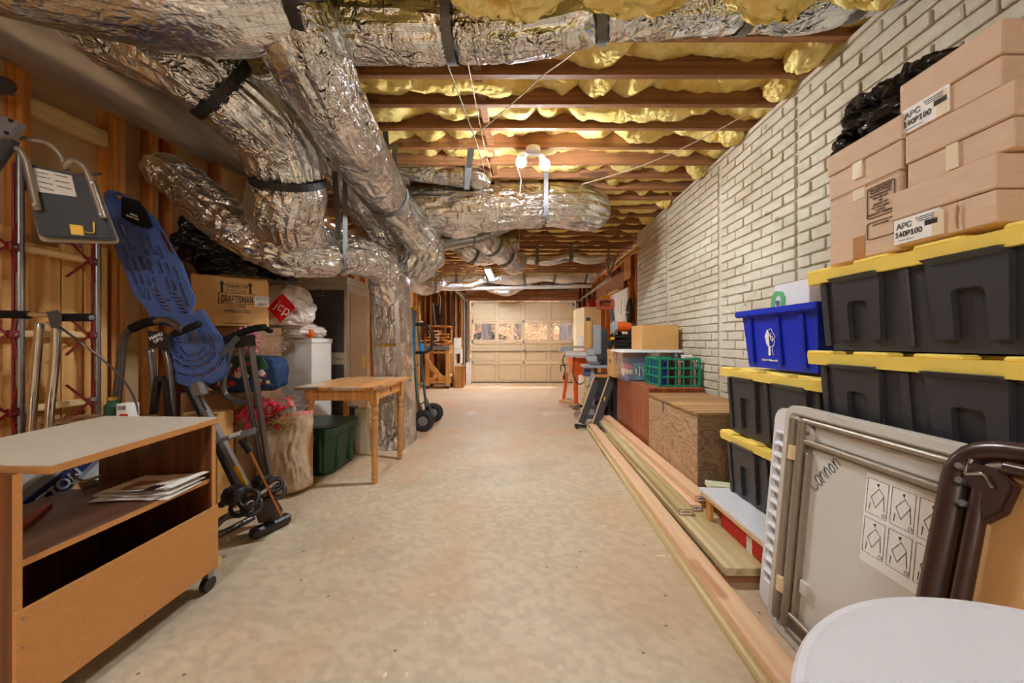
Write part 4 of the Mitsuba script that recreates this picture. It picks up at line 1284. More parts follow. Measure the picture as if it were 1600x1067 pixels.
def round_table():
    k = thing('round_table', 'white round table top in the bottom right corner', 'table')
    c = (.535, .145)
    prof = [(0, .722), (.30, .722), (.325, .726), (.333, .735), (.333, .744), (.329, .750), (.322, .7515), (.312, .7475), (0, .7475)]
    add(k, 'table_top', mv(lathe(prof, 96), tr(c[0], c[1], 0)), VINYLWHITE, 25)
    add(k, 'pedestal', mv(lathe([(0, .03), (.035, .03), (.03, .1), (.03, .69), (.09, .722), (0, .722)], 24), tr(c[0], c[1], 0)), LGRAY, 30)
    add(k, 'foot', mv(lathe([(0, 0), (.21, 0), (.21, .012), (.05, .035), (0, .035)], 36), tr(c[0], c[1], 0)), LGRAY, 30)


round_table()


# ---- lumber along the wall
def plank(label, a, b, w, h, z, m_, group=None, end_tag=False):
    k = thing('lumber_board', label, 'board', group)
    a, b = np.array([*a, z + h / 2]), np.array([*b, z + h / 2])
    add(k, 'plank', bar(a, b, w, h, (0, 0, 1), .003), m_)
    if end_tag:
        d = (a - b) / np.linalg.norm(a - b)
        M = frame(a + d * .0006, np.cross(d, (0, 0, 1)) * -1, (0, 0, 1))
        t = add(k, 'end_tag', mv(box(-w * .36, w * .36, -h * .3, h * .3, -.0005, .0006), M), PAPER)
        for i in range(5):
            add(t, 'lettering', mv(box(-w * .28 + i * w * .12, -w * .2 + i * w * .12, -h * .12, h * .12, 0, .0012), M), DGRAY)
    return k


def crossbit(label, x0, x1, y, z0, z1):
    k = thing('wood_offcut', label, 'wood offcut')
    add(k, 'plank', box(x0, x1, y - .045, y + .045, z0, z1, .003), BEAM_X)


crossbit('wood offcut under the near end of the wide plank', .93, 1.15, 1.62, 0, .035)
crossbit('wood offcut under the far part of the lumber', .93, 1.17, 3.6, 0, .035)
plank('pale green treated board lying flat on the floor, outermost of the lumber', (.795, .72), (.865, 4.34), .089, .038, 0, TREATED_Y)
plank('long orange pine board lying on the outermost treated board', (.818, .70), (.888, 4.32), .089, .038, .0385, PINK_Y)
plank('wide short greenish treated plank with a ring-marked end', (1.045, 1.565), (1.05, 3.9), .235, .038, .036, TREATED_Y)
plank('pale treated board with a tag on its sawn end, beside the long orange board', (.975, 2.04), (1.02, 4.5), .089, .038, .0745, TREATED_Y, end_tag=True)
plank('lower pink board with a tagged end under the topmost board', (1.062, 2.09), (1.085, 4.45), .066, .038, .0745, PINK_Y, end_tag=True)
plank('topmost pinkish board of the lumber along the plywood chest', (1.118, 2.13), (1.10, 4.45), .089, .038, .113, PINK_Y, end_tag=True)
plank('dark board under the topmost pink board', (1.145, 2.13), (1.14, 4.3), .085, .038, .0745, BEAM_X)
# white shelf board on red crates in front of the far totes
k = thing('shelf_board', 'white laminated shelf board lying in front of the far totes', 'shelf board')
add(k, 'panel', mv(box(0, .20, -.72, 0, 0, .018, .002), tr(1.06, 2.06, .215) @ rot('y', 2)), VINYLWHITE)
add(k, 'edge_strip', box(1.06, 1.066, 1.36, 2.04, .197, .214), PINE_Y)
for y in (1.42, 1.99):
    add(k, 'leg', box(1.075, 1.10, y - .02, y + .02, .0745, .2145, .002), PINE_Z)
k = thing('red_box', 'small bright red box lying under the white shelf board', 'box')
add(k, 'body', box(1.11, 1.185, 1.45, 1.92, .0755, .155, .006), REDBRIGHT)
add(k, 'white_band', box(1.109, 1.15, 1.66, 1.70, .075, .15), PAPER)
k = thing('green_board', 'short pale green board end sticking out beside the far totes', 'board')
add(k, 'plank', bar((1.17, 2.17, .20), (1.40, 2.14, .185), .09, .03, (0, 0, 1), .003), mat('pale_green_wood', lin(206, 212, 176), .6))
add(k, 'block', box(1.2, 1.38, 2.12, 2.19, 0, .17, .003), TREATED_Y)


def chest():
    k = thing('wooden_chest', 'plywood chest with a hinged lid standing by the lumber', 'chest')
    x0, x1, y0, y1, z0, z1 = 1.172, 1.70, 2.30, 3.17, .09, .612
    b = add(k, 'body', box(x0, x1, y0, y1, z0, z1, .003), PLY)
    add(b, 'end_panel', box(x0 + .004, x1, y0 - .004, y0 + .002, z0, z1, .001), mat('shaded_plywood', lambda p, n, uv: ply_fn(mi.Point3f(p.y, p.x, p.z), n, uv) * .55, .55))  # same plywood darkened: paints the shade on the end turned from the lamp
    add(k, 'lid', box(x0 - .014, x1 + .01, y0 - .014, y1 + .014, z1, z1 + .016, .002), mat('plywood_top', wood('x', lin(178, 140, 96), lin(132, 94, 58)), .55))
    add(k, 'hasp', box(x0 - .006, x0, 2.84, 2.856, z1 - .09, z1 - .005, .002), STEEL)
    for y in (y0 + .08, y1 - .08):
        add(k, 'runner', box(x0 + .03, x1 - .02, y - .04, y + .04, 0, z0, .003), BEAM_X)


chest()


def console():
    k = thing('brown_cabinet', 'reddish brown wood veneer cabinet behind the plywood chest', 'cabinet')
    x0, x1, y0, y1, z1 = 1.186, 1.70, 3.21, 4.26, .67
    add(k, 'side_panel', box(x0, x1, y0, y0 + .018, 0, z1 - .02, .002), MAHOG)
    add(k, 'side_panel', box(x0, x1, y1 - .018, y1, 0, z1 - .02, .002), MAHOG)
    add(k, 'back_panel', box(x0, x0 + .012, y0 + .018, y1 - .018, 0.02, z1 - .02, .002), MAHOG)
    add(k, 'top', box(x0 - .004, x1 + .006, y0 - .006, y1 + .004, z1 - .02, z1, .003), MAHOG)
    add(k, 'shelf', box(x0 + .012, x1, y0 + .018, y1 - .018, .3, .32), MAHOG)


console()


def record_crate():
    k = thing('milk_crate', 'green plastic crate full of records on the brown cabinet', 'crate')
    x0, x1, y0, y1, z0, z1 = 1.312, 1.684, 3.265, 3.60, .671, .945
    c, r = .012, .007
    for x, y in ((x0, y0), (x1, y0), (x0, y1), (x1, y1)):
        add(k, 'corner_post', box(x - c, x + c, y - c, y + c, z0, z1, .004), GREENCRATE)
    zs = [z0 + .008, z0 + .092, z0 + .175, z1 - .012]
    for z in zs:
        for y in (y0, y1):
            add(k, 'rail', box(x0, x1, y - r, y + r, z - .008, z + .010, .002), GREENCRATE)
        for x in (x0, x1):
            add(k, 'rail', box(x - r, x + r, y0, y1, z - .008, z + .010, .002), GREENCRATE)
    for i in range(1, 5):
        x = x0 + (x1 - x0) * i / 5
        for y in (y0, y1):
            add(k, 'upright', box(x - .007, x + .007, y - r + .001, y + r - .001, z0, z1, .002), GREENCRATE)
    for i in range(1, 4):
        y = y0 + (y1 - y0) * i / 4
        for x in (x0, x1):
            add(k, 'upright', box(x - r + .001, x + r - .001, y - .007, y + .007, z0, z1, .002), GREENCRATE)
    add(k, 'floor_panel', box(x0, x1, y0, y1, z0 - .0, z0 + .006), GREENCRATE)
    cols = [lin(92, 54, 34), lin(60, 36, 28), lin(196, 170, 140), lin(40, 34, 34), lin(140, 88, 50), lin(40, 62, 150), lin(70, 40, 30)]
    ms = [mat(f'sleeve_{i}', c_, .4) for i, c_ in enumerate(cols)]
    x = x0 + .018
    r_ = random.Random(5); i = 0
    while x < x1 - .02:
        w = r_.uniform(.006, .012)
        h = r_.uniform(.225, .25)
        mm = ms[5] if i < 4 else ms[[0, 1, 2, 3, 4, 6][r_.randrange(6)]]
        add(None, 'record_sleeve', mv(box(0, w, y0 + .012, y1 - .014, z0 + .007, z0 + .007 + h, .001), tr(x, 0, 0)), mm, False, {0: 'brown', 1: 'dark brown', 2: 'cream', 3: 'black', 4: 'tan', 5: 'blue', 6: 'chestnut brown'}[ms.index(mm)] + ' record sleeve standing upright in the green crate', 'record', 'record sleeves in the green crate')
        x += w + r_.uniform(.002, .006); i += 1
    k2 = thing('card_stack', 'row of small white cards on top of the records in the green crate', 'cards')
    for i in range(7):
        add(k2, 'card', mv(box(-.001, .001, -.04, .04, 0, .05), tr(1.57 + i * .012, 3.33, .922) @ rot('y', -14)), PAPER)
    k3 = thing('black_dome', 'small black dome shape behind the green crate', 'cap')
    add(k3, 'body', mv(lathe([(0, .012), (.062, .012), (.06, .04), (.04, .07), (0, .08)], 24), tr(1.60, 3.52, .91)), BLACK, 40)


record_crate()


def clear_tub():
    k = thing('clear_tub', 'clear plastic storage tub with a white lid on the brown cabinet', 'storage bin')
    x0, x1, y0, y1, z0, z1 = 1.075, 1.715, 3.66, 4.10, .671, 1.012
    out = lambda z, i: [(x0 + i + .03, y0 + i, z), (x0 + i, y0 + i + .03, z), (x0 + i, y1 - i - .03, z), (x0 + i + .03, y1 - i, z), (x1 - i - .03, y1 - i, z), (x1 - i, y1 - i - .03, z), (x1 - i, y0 + i + .03, z), (x1 - i - .03, y0 + i, z)]
    add(k, 'body', hull(out(z0, .05) + out(z1 - .03, .01)), TUB)
    add(k, 'lid', hull(out(z1 - .028, -.015) + out(z1, -.008)), VINYLWHITE)
    cols = [('pink', lin(206, 110, 130)), ('teal', lin(90, 150, 160)), ('blue', lin(90, 110, 170)), ('cream', lin(210, 196, 170)), ('red', lin(170, 60, 60)), ('tan', lin(190, 150, 110))]
    lays = [(1.15, 1.64, 3.74, 4.02, .68, .74, 2), (1.14, 1.42, 3.735, 4.02, .742, .80, 3), (1.44, 1.66, 3.74, 4.0, .742, .82, 5), (1.15, 1.40, 3.725, 4.0, .802, .86, 0), (1.42, 1.66, 3.74, 4.0, .822, .90, 4), (1.16, 1.39, 3.72, 4.02, .862, .91, 2)]
    ms = [mat('tub_' + n, c, .5) for n, c in cols]
    for x0_, x1_, y0_, y1_, a, b, c in lays:
        add(None, 'folded_pack', box(x0_, x1_, y0_, y1_, a, b, .01), ms[c], False, cols[c][0] + ' package lying in the clear tub ' + {2: ('across its bottom' if a < .7 else 'near its lid'), 3: 'on the left', 5: 'on the right', 0: 'near the top left', 4: 'near the top right'}[c], 'package')
    kk = thing('magazine', 'pale teal printed card standing behind the front of the clear tub', 'magazine')
    add(kk, 'cover', box(1.20, 1.33, 3.704, 3.712, .69, .87), ms[1])
    for i in range(6):
        add(kk, 'cover_print', box(1.21 + .018 * i, 1.222 + .018 * i, 3.702, 3.704, .73 + .02 * (i % 3), .80 + .012 * (i % 4)), PAPER if i % 2 else DARKGREEN)


clear_tub()
k = carton('plain cardboard box on the white lid of the clear tub', 1.285, 1.676, 3.67, 4.02, 1.0135, 1.278, mat_=CARD_TAN)
k = carton('narrow brown box behind the plain cardboard box by the brick wall', 1.685, 1.722, 3.80, 4.07, 1.0135, 1.19, mat_=CARD_DARK)
k = carton('tan file box with a round hand hole left of the clear tub', 1.10, 1.45, 4.12, 4.42, .671, 1.0, lid=.07, mat_=CARD_TAN)
add(k, 'hand_hole', mv(ext(sg.Point(0, 0).buffer(.024), .002), face_x(1.1035, 4.27, .86)), INK)
add(k, 'hand_hole', mv(ext(sg.Point(0, 0).buffer(.022), .002), frame((1.2, 4.1235, .86), (1, 0, 0), (0, 0, 1))), INK)
# ---------------------------------------------------------------- left side
def tv_cart():
    k = thing('low_cabinet', 'brown low cabinet on casters with a gray laminate top and open shelf', 'cabinet')
    x0, x1, y0, y1 = -1.86, -1.362, .925, 1.54
    edge = BOARD
    top = add(k, 'top', mv(box(-.505, 0, 0, .552, -.026, -.002, .0015), frame((-1.352, .993, .743), (1, 0, -.01), (0, 1, .034))), BOARD)
    add(top, 'laminate', mv(box(-.505, 0, 0, .552, -.0022, .0008), frame((-1.352, .993, .743), (1, 0, -.01), (0, 1, .034))), LAMINATE)
    add(k, 'side_panel', box(x0, x1, y1 - .018, y1, .10, .732, .001), WALNUT)
    add(k, 'edge_band', box(x1, x1 + .002, y1 - .018, y1, .10, .732), edge)
    add(k, 'side_panel', box(x0, x1, y0, y0 + .018, .10, .742, .001), WALNUT)
    add(k, 'edge_band', box(x1, x1 + .002, y0, y0 + .018, .10, .742), edge)
    sh = add(k, 'shelf', box(x0 + .02, x1 - .012, y0 + .018, y1 - .018, .479, .497, .001), WALNUT_Y)
    add(sh, 'edge_band', box(x1 - .012, x1 - .010, y0 + .018, y1 - .018, .479, .497), edge)
    fp = add(k, 'front_panel', box(x1 + .002, x1 + .012, y0 - .002, y1 + .002, .098, .372, .001), BOARD)
    for y, z in ((y0 + .012, .35), (y0 + .012, .27), (y1 - .02, .13), (y1 - .3, .115)):
        add(fp, 'nail', cyl((x1 + .011, y, z), (x1 + .0135, y, z), .003, 8), STEEL)
    add(k, 'bottom_panel', box(x0, x1, y0 + .018, y1 - .018, .11, .128), WALNUT_Y)
    add(k, 'back_panel', box(x0, x0 + .006, y0 + .018, y1 - .018, .128, .479), WALNUT)
    add(k, 'wood_block', box(x1 - .06, x1 + .0, y1 + .001, y1 + .035, .082, .125, .003), PINE_Y)
    for y in (y0 + .05, y1 - .015):
        for x in (x0 + .05, x1 - .02):
            c = add(k, 'caster', cyl((x - .012, y, .031), (x + .012, y, .031), .030, 18), BLACK, 30)
            add(c, 'fork', box(x - .018, x + .018, y - .014, y + .014, .058, .10, .004), STEEL)
    n = thing('newspaper', 'folded newspapers lying on the shelf of the low cabinet', 'newspaper')
    r = random.Random(2)
    for i in range(5):
        a = r.uniform(-7, 7)

        def fn(u, v, i=i):
            x = -.135 + .27 * u; y = -.085 + .17 * v
            z = .0025 * i + .012 * np.exp(-((u - .95) / .12) ** 2) * (i > 2) + .003 * np.sin(u * 5 + i)
            return np.stack([x, y, z], -1)
        m, uv = grid(fn, 16, 6)
        m2 = m.copy(); m2.apply_translation((0, 0, .0022)); m.invert()
        add(n, 'sheet', mv(cat_([m, m2]), tr(-1.51 + .02 * r.random(), 1.385 + .01 * i, .4995 + .002 * i) @ rot('z', a)), NEWS if i % 2 else PAPER, True)
    add(n, 'photo_print', mv(box(-.04, .05, -.05, .03, 0, .001), tr(-1.53, 1.40, .523) @ rot('z', 4)), CARD_DARK)
    add(n, 'photo_print', mv(box(-.03, .04, -.02, .03, 0, .001), tr(-1.44, 1.36, .523) @ rot('z', 4)), BROWNMETAL)
    s = thing('scraper', 'rust colored handle of a tool lying on the cabinet shelf', 'tool')
    a, b = np.array([-1.60, 1.10, .506]), np.array([-1.74, 1.28, .506])
    add(s, 'handle', mv(bevel_ext(sg.Polygon([(0, -.012), (.05, -.016), (.20, -.011), (.23, 0), (.20, .011), (.05, .016), (0, .012), (-.02, .004), (-.02, -.004)]), .012, .003), frame((a[0], a[1], .4975), b - a, np.cross((0, 0, 1), b - a))), TERRA)
    c = thing('clamp', 'small chrome clamp on the shelf at the back of the low cabinet', 'clamp')
    o = P(134, 760, 1.44); o[2] = .4975
    add(c, 'jaw', hull([o + d for d in ((-.02, -.03, 0), (.02, -.03, 0), (.02, .03, 0), (-.02, .03, 0), (-.012, -.02, .022), (.012, .02, .022))]), CHROME)
    add(c, 'lever', tube([o + (0, 0, .02), o + (.0, -.03, .04), o + (.02, -.06, .075)], .006, 8), CHROME, True)
    add(c, 'wood_bit', mv(box(-.006, .006, -.03, .03, 0, .008, .002), tr(*(o + (.03, .0, .028))) @ rot('y', -40)), PINE_Y)


tv_cart()


def exerciser():
    k = thing('ski_exerciser', 'gray exercise machine with chrome posts and black foam handlebars behind the low cabinet', 'exercise machine')
    Yh = 1.62
    p = lambda x, y, Y=Yh: P(x, y, Y)
    for pts in ([(62, 505), (57, 560), (52, 620), (49, 672)], [(88, 507), (86, 560), (80, 620), (76, 672)]):
        q = [p(*a) for a in pts]; e = q[-1].copy(); e[2] = .1; e[1] += -.02
        add(k, 'post', tube(q + [e], .0155, 16), CHROME, True)
    add(k, 'crossbar', tube([p(30, 491), p(72, 492), p(110, 494)], .012, 14), CHROME, True)
    for a, b in (((-28, 490), (45, 492)), ((96, 496), (142, 496))):
        g = cyl(p(*a), p(*b), .0185, 18)
        add(k, 'foam_grip', g, FOAM, 30)
    add(k, 'grip_cap', cyl(p(142, 496), p(143.5, 496), .012, 14), STEEL, 30)
    add(k, 'joint', hull([p(x, y, Y) for x, y in ((72, 487), (90, 484), (98, 494), (92, 512), (80, 512)) for Y in (Yh - .03, Yh + .02)]), DGRAY)
    add(k, 'control_rod', tube([p(92, 510), p(130, 538), p(168, 568, 1.68), p(196, 598, 1.74), p(212, 628, 1.78), p(216, 662, 1.8)], .0045, 8), GUNMETAL, True)
    b = add(k, 'base_beam', bar((-2.06, 1.12, .27), (-2.05, 1.64, .61), .16, .15, (0, -.6, 1), .012), LGRAY)
    add(b, 'stripe', bar((-1.972, 1.16, .285), (-1.962, 1.62, .585), .012, .075, (0, -.6, 1)), BLUEINK)
    d = np.array([.0, .46, .30]); d /= np.linalg.norm(d)
    add(b, 'lettering', text('ACTION', .042, frame((-1.958, 1.43, .462), d, np.cross((1, 0, 0), d)), .006, True, width=.24), LGRAY)
    add(k, 'motor_cover', hull([(x, y, z) for x in (-2.2, -1.93) for y, z in ((1.5, .48), (1.62, .585), (1.75, .62), (1.8, .55), (1.7, .45))]), LGRAY)
    add(k, 'floor_foot', box(-2.2, -1.95, .95, 1.01, 0, .22, .01), DGRAY)
    add(k, 'floor_foot', box(-2.4, -1.95, 1.58, 1.66, 0, .06, .01), DGRAY)


exerciser()


def red_ladder():
    k = thing('scaffold_ladder', 'red and gray metal ladder frame with wooden rungs leaning on the left wall studs', 'ladder')
    X = -2.50
    ys = (1.725, 2.04)
    for y, zt in ((ys[0], 2.04), (ys[1], 1.78)):
        add(k, 'rail', cyl((X, y, .02), (X, y, zt), .014, 14), STEEL, 30)
        add(k, 'rail_channel', box(X - .022, X - .012, y - .016, y + .016, .02, zt - .05, .002), DARKRED)
    for z in (.75, 1.135, 1.565):
        add(k, 'rung', box(X - .03, X - .006, ys[0] - .25, ys[1], z - .012, z + .022, .003), PINE_Y)
        for y in ys:
            add(k, 'gusset', box(X - .008, X + .016, y - .045, y - .012, z - .018, z + .022, .003), DARKRED)
            for s in (-1, 1):
                add(k, 'brace', bar((X, y - .03, z), (X, y - .005 + .0, z + s * .15), .008, .010), DARKRED)
                add(k, 'brace', bar((X, y - .04, z), (X, y - .14 if y == ys[1] else y - .16, z + s * .11), .008, .010), DARKRED)
            add(k, 'bolt', cyl((X + .014, y - .028, z), (X + .022, y - .028, z), .007, 10), STEEL)
    add(k, 'arch_plate', ribbon(smooth_path([(X, 1.74, 1.86), (X, 1.78, 1.98), (X + .02, 1.86, 1.98), (X + .02, 1.95, 1.90)], .02), .06, (1, 0, .2), .004), DARKRED)


red_ladder()


def hung_chair():
    k = thing('folding_chair', 'folding chair hung up with the black vinyl underside of its seat showing', 'chair')
    M = frame(P(104, 315, 1.62), (.86, .5, 0), (0, -.12, 1))          # z towards the camera
    if (M[:3, 2] @ np.array([0, -1, 0])) < 0:
        raise ValueError
    pl = lambda pts: on_plane(pts, M)
    seat = sg.Polygon(pl([(33, 254), (143, 278), (181, 376), (64, 371)])).buffer(-.02).buffer(.02)
    add(k, 'seat_pad', mv(bevel_ext(seat, .035, .008), M @ tr(0, 0, -.02)), PADBLACK)
    rim = sg.Polygon(pl([(29, 256), (144, 278), (184, 380), (58, 377)])).buffer(-.02).buffer(.02)
    add(k, 'seat_frame', mv(bevel_ext(rim, .018, .004), M @ tr(0, 0, -.034)), TANPIPE)
    add(k, 'care_label', mv(ext(sg.Polygon(pl([(53, 263), (115, 276), (123, 309), (64, 301)])), .0015), M @ tr(0, 0, .015)), PAPER)
    for i, (a, b) in enumerate((((60, 270), (78, 274)), ((60, 276), (82, 281)), ((64, 285), (86, 290)), ((90, 275), (110, 279)), ((90, 284), (112, 288)), ((93, 292), (115, 297)), ((66, 293), (88, 299)))):
        q = pl([a, b])
        add(k, 'fine_print', mv(ext(sg.LineString(q).buffer(.002, cap_style=2), .001), M @ tr(0, 0, .0165)), DGRAY)
    up = lambda pts, z: [(M @ [*a, z, 1])[:3] for a in pl(pts)]
    for pts in ([(22, 236), (36, 236), (48, 252), (55, 280), (62, 310), (67, 331)], [(108, 265), (118, 255), (136, 262), (147, 285), (157, 315), (167, 343)]):
        add(k, 'tube_leg', tube(up(pts, .032), .0125, 14, .015), TANPIPE, True)
    add(k, 'tube_leg', tube(up([(26, 215), (52, 219), (78, 226), (95, 243), (104, 266)], .0), .0115, 14, .015), TANPIPE, True)
    for pt in ((65, 324), (165, 338), (152, 290)):
        q = up([pt], .045)[0]
        add(k, 'bolt', cyl(q, q + M[:3, 2] * .006, .006, 10), STEEL)
    h = add(k, 'hinge', mv(bevel_ext(sg.Polygon(pl([(112, 351), (133, 354), (135, 369), (115, 367)])), .004, .001), M @ tr(0, 0, .015)), BRASS)
    add(h, 'hook', bent(up([(134, 363), (151, 366), (150, 348)], .022), .004, 8, .01), BRASS, True)
    c = np.mean(up([(33, 254), (181, 376)], -.03), 0)
    add(k, 'hang_hook', bent([(-2.60, c[1] + .25, c[2] + .25), (c[0] - .1, c[1] + .2, c[2] + .25), (c[0] - .1, c[1] + .12, c[2] + .2)], .007, 8), STEEL)
    b = thing('steel_bracket', 'dented gray steel channel hanging at the left edge beside the folding chair', 'bracket')
    Mb = frame(P(15, 205, 1.5), (1, .2, 0), (0, -.05, 1))
    add(b, 'plate', mv(bevel_ext(sg.Polygon(on_plane([(-30, 172), (6, 182), (43, 197), (30, 221), (8, 216), (-30, 208)], Mb)), .03, .004), Mb), GRAY)
    add(b, 'arm', mv(bevel_ext(sg.Polygon(on_plane([(8, 218), (29, 222), (-6, 272), (-30, 300), (-30, 262)], Mb)), .025, .003), Mb @ tr(0, 0, -.01)), DGRAY)
    for pt in ((31, 195), (25, 214)):
        add(b, 'bolt', mv(cyl((*on_plane([pt], Mb)[0], .028), (*on_plane([pt], Mb)[0], .036), .007, 10), Mb), BLACK)


hung_chair()


def inversion_table():
    k = thing('inversion_table', 'inversion table with a slotted blue plastic bed and gray tube frame', 'exercise machine')
    M = frame(P(270, 440, 2.02), (.97, .22, 0), (0, .1, 1))
    pl = lambda pts: on_plane(pts, M)
    at = lambda x, y, z=0.: (M @ [*pl([(x, y)])[0], z, 1])[:3]

    def slot(a, b, w=.004):
        return sg.LineString(pl([a, b])).buffer(w)
    up = sg.Polygon(pl([(166, 305), (172, 299), (190, 302), (216, 315), (247, 344), (262, 368), (275, 392), (287, 414), (308, 470), (304, 480), (298, 500), (291, 510), (270, 512), (240, 502), (233, 486), (222, 472), (216, 466), (184, 390), (167, 326)])).buffer(-.012).buffer(.012)
    holes = [sg.Polygon(pl([(184, 306), (198, 308), (200, 313), (187, 312)])), sg.Polygon(pl([(250, 356), (262, 372), (272, 392), (274, 398), (268, 396), (256, 374)]))]
    d = np.array([.40, 1.]) * 16
    for (x, y) in ((193, 352), (203, 357), (222, 368), (235, 372), (198, 386), (203, 372), (252, 388), (202, 404), (213, 406), (224, 404), (251, 410), (264, 414), (276, 420), (212, 428), (223, 430), (234, 432), (263, 436), (273, 440), (283, 442), (224, 452), (233, 454), (290, 462)):
        L = .8 + .5 * ((x * 7 + y) % 5) / 5
        holes.append(slot((x, y), (x + 6.5 * L, y + 17 * L), .0042))
    for i in range(6):
        holes.append(slot((228 + 4 * i, 380 + 14 * i), (230.5 + 4 * i, 386 + 14 * i), .003))
        holes.append(slot((243 + 3.6 * i, 456 + 5.6 * i), (250 + 3.6 * i, 457 + 5.6 * i), .0045))
        holes.append(slot((272 + 3.2 * i, 460 + 5.6 * i), (279 + 3.2 * i, 461 + 5.6 * i), .0045))
    for c in ((216, 390), (248, 397), (266, 470)):
        holes.append(sg.Point(pl([c])[0]).buffer(.0075))
    upb = add(k, 'upper_bed', mv(bevel_ext(up.difference(so.unary_union(holes)), .022, .006), M), BLUESEAT)
    hp = sg.Polygon(pl([(200, 312), (225, 319), (237, 336), (245, 357), (238, 361), (217, 354), (200, 344)])).buffer(-.01).buffer(.01)
    pad = add(upb, 'head_pad', mv(bevel_ext(hp, .035, .012), M @ tr(0, 0, .02)), FOAM)
    q = pl([(221, 345)])[0]
    add(pad, 'lettering', mv(text('teeter', .011, np.eye(4), .002, True), M @ tr(q[0] + .004, q[1] + .009, .055) @ rot('z', -22)), PAPER)
    add(pad, 'lettering', mv(text('HANG UPS', .009, np.eye(4), .002, True), M @ tr(q[0] - .002, q[1] - .006, .055) @ rot('z', -22)), PAPER)
    M2 = frame(P(315, 550, 1.99), (.97, .22, 0), (0, -.12, 1))
    pl2 = lambda pts: on_plane(pts, M2)
    low = sg.Polygon(pl2([(310, 484), (321, 484), (332, 503), (349, 527), (359, 552), (361, 572), (356, 586), (344, 595), (321, 603), (299, 604), (280, 597), (270, 582), (267, 552), (268, 524), (290, 506), (300, 493)])).buffer(-.015).buffer(.015)
    hol = []
    for i in range(3):
        hol.append(sg.LineString(pl2([(278, 524 + 5 * i), (285, 524 + 5 * i)])).buffer(.004)); hol.append(sg.LineString(pl2([(302, 519 + 5 * i), (310, 519 + 5 * i)])).buffer(.004))
    for r in (1., 1.42, 1.85, 2.5):
        for a0 in np.arange(200, 341, 24):
            a = np.radians([a0, a0 + 14])
            hol.append(sg.LineString(pl2([(305 + 21 * r * math.cos(t), 534 - 21 * r * math.sin(t)) for t in np.linspace(*a, 5)])).buffer(.0042))
    hol += [sg.LineString(pl2([(318, 516), (324, 530)])).buffer(.003), sg.LineString(pl2([(326, 518), (333, 530)])).buffer(.003), sg.LineString(pl2([(334, 534), (338, 545)])).buffer(.003), sg.Point(pl2([(326, 532)])[0]).buffer(.008), sg.LineString(pl2([(316, 500), (322, 512)])).buffer(.003)]
    add(k, 'lower_bed', mv(bevel_ext(low.difference(so.unary_union(hol).intersection(low.buffer(-.012))), .024, .008), M2), BLUESEAT)

    def tb(pts, r, Y, name='frame_tube', m=GUNMETAL, n=14):
        if np.isscalar(Y):
            Y = [Y] * len(pts)
        return add(k, name, tube([P(*a, b) for a, b in zip(pts, Y)], r, n, .02), m, True)
    # left upright with its hand grip
    q = [P(x, y, Y) for (x, y), Y in zip([(216, 508), (200, 517), (191, 535), (188, 574), (183, 620), (181, 660)], [1.93, 1.94, 1.95, 1.97, 1.98, 1.99])]
    add(k, 'frame_tube', tube(q + [q[-1] * [1, 1, 0] + [.0, .0, .05], q[-1] * [1, 1, 0] + [.25, -.05, .03]], .019, 14, .03), GUNMETAL, True)
    tb([(207, 513), (225, 505), (243, 501)], .024, [1.935, 1.93, 1.92], 'foam_grip', FOAM)
    tb([(243, 502), (256, 499), (270, 503), (284, 513)], .018, [1.92, 1.88, 1.85, 1.83], 'handle', GUNMETAL)
    add(k, 'handle_cap', mv(trimesh.creation.icosphere(2, .022), tr(*P(285, 513, 1.82))), DGRAY, True)
    tb([(272, 522), (292, 514), (311, 506)], .018, [1.86, 1.82, 1.80], 'handle', FOAM)
    plate = add(k, 'side_plate', hull([P(x, y, Y) for x, y in ((230, 516), (264, 521), (267, 543), (232, 544)) for Y in (1.90, 1.93)]), BLACK)
    Mp = frame(P(245, 527, 1.897), (1, .1, .45), (-.3, 0, 1))
    add(plate, 'lettering', text('HANG', .018, Mp @ tr(0, .008, 0), .002), PAPER)
    add(plate, 'lettering', text('UPS', .018, Mp @ tr(.002, -.016, 0), .002), PAPER)
    for pts in ([(234, 545), (236, 560), (240, 600), (243, 655)], [(258, 545), (264, 565), (268, 610), (270, 655)]):
        q = [P(*a, 1.94) for a in pts]
        add(k, 'frame_tube', tube(q + [q[-1] * [1, 1, 0] + [0, .02, .05]], .018, 14, .03), GUNMETAL, True)
    add(k, 'a_brace', cat_([bar(P(239, 655, 1.92), P(246, 593, 1.92), .02, .03), bar(P(246, 592, 1.92), P(258, 591, 1.92), .03, .03), bar(P(258, 592, 1.92), P(265, 655, 1.92), .02, .03)]), BLACK)
    # right side frame
    tb([(362, 530), (359, 545), (353, 575), (349, 600), (353, 617), (370, 627), (392, 630)], .018, 2.16)
    add(k, 'pivot_block', hull([P(x, y, Y) for x, y in ((366, 526), (398, 522), (400, 540), (368, 543)) for Y in (2.03, 2.1)]), BLACK)
    tb([(346, 534), (372, 522), (395, 514), (414, 511)], .020, [2.02, 2.04, 2.05, 2.05], 'foam_grip', FOAM)
    tb([(398, 512), (412, 512), (424, 518)], .016, [2.1, 2.12, 2.13], 'handle', FOAM)
    add(k, 'handle_bracket', bar(P(345, 556, 1.96), P(372, 526, 2.02), .02, .03), DGRAY)
    for a, b, r_ in (((374, 542), (409, 728), .014), ((392, 538), (421, 748), .0165)):
        e = P(*b, 2.1)
        add(k, 'frame_tube', cyl(P(*a, 2.06), e, r_, 16), GUNMETAL, 30)
        add(k, 'frame_foot', cyl(e, [e[0] + .03, e[1] - .03, .03], r_ * .95, 16), GUNMETAL, 30)
    # sliding shaft with holes, scale label
    sh = add(k, 'shaft', bar(P(302, 604, 1.97), P(388, 766, 1.90), .030, .030, (0, -1, 0), .003), STEEL)
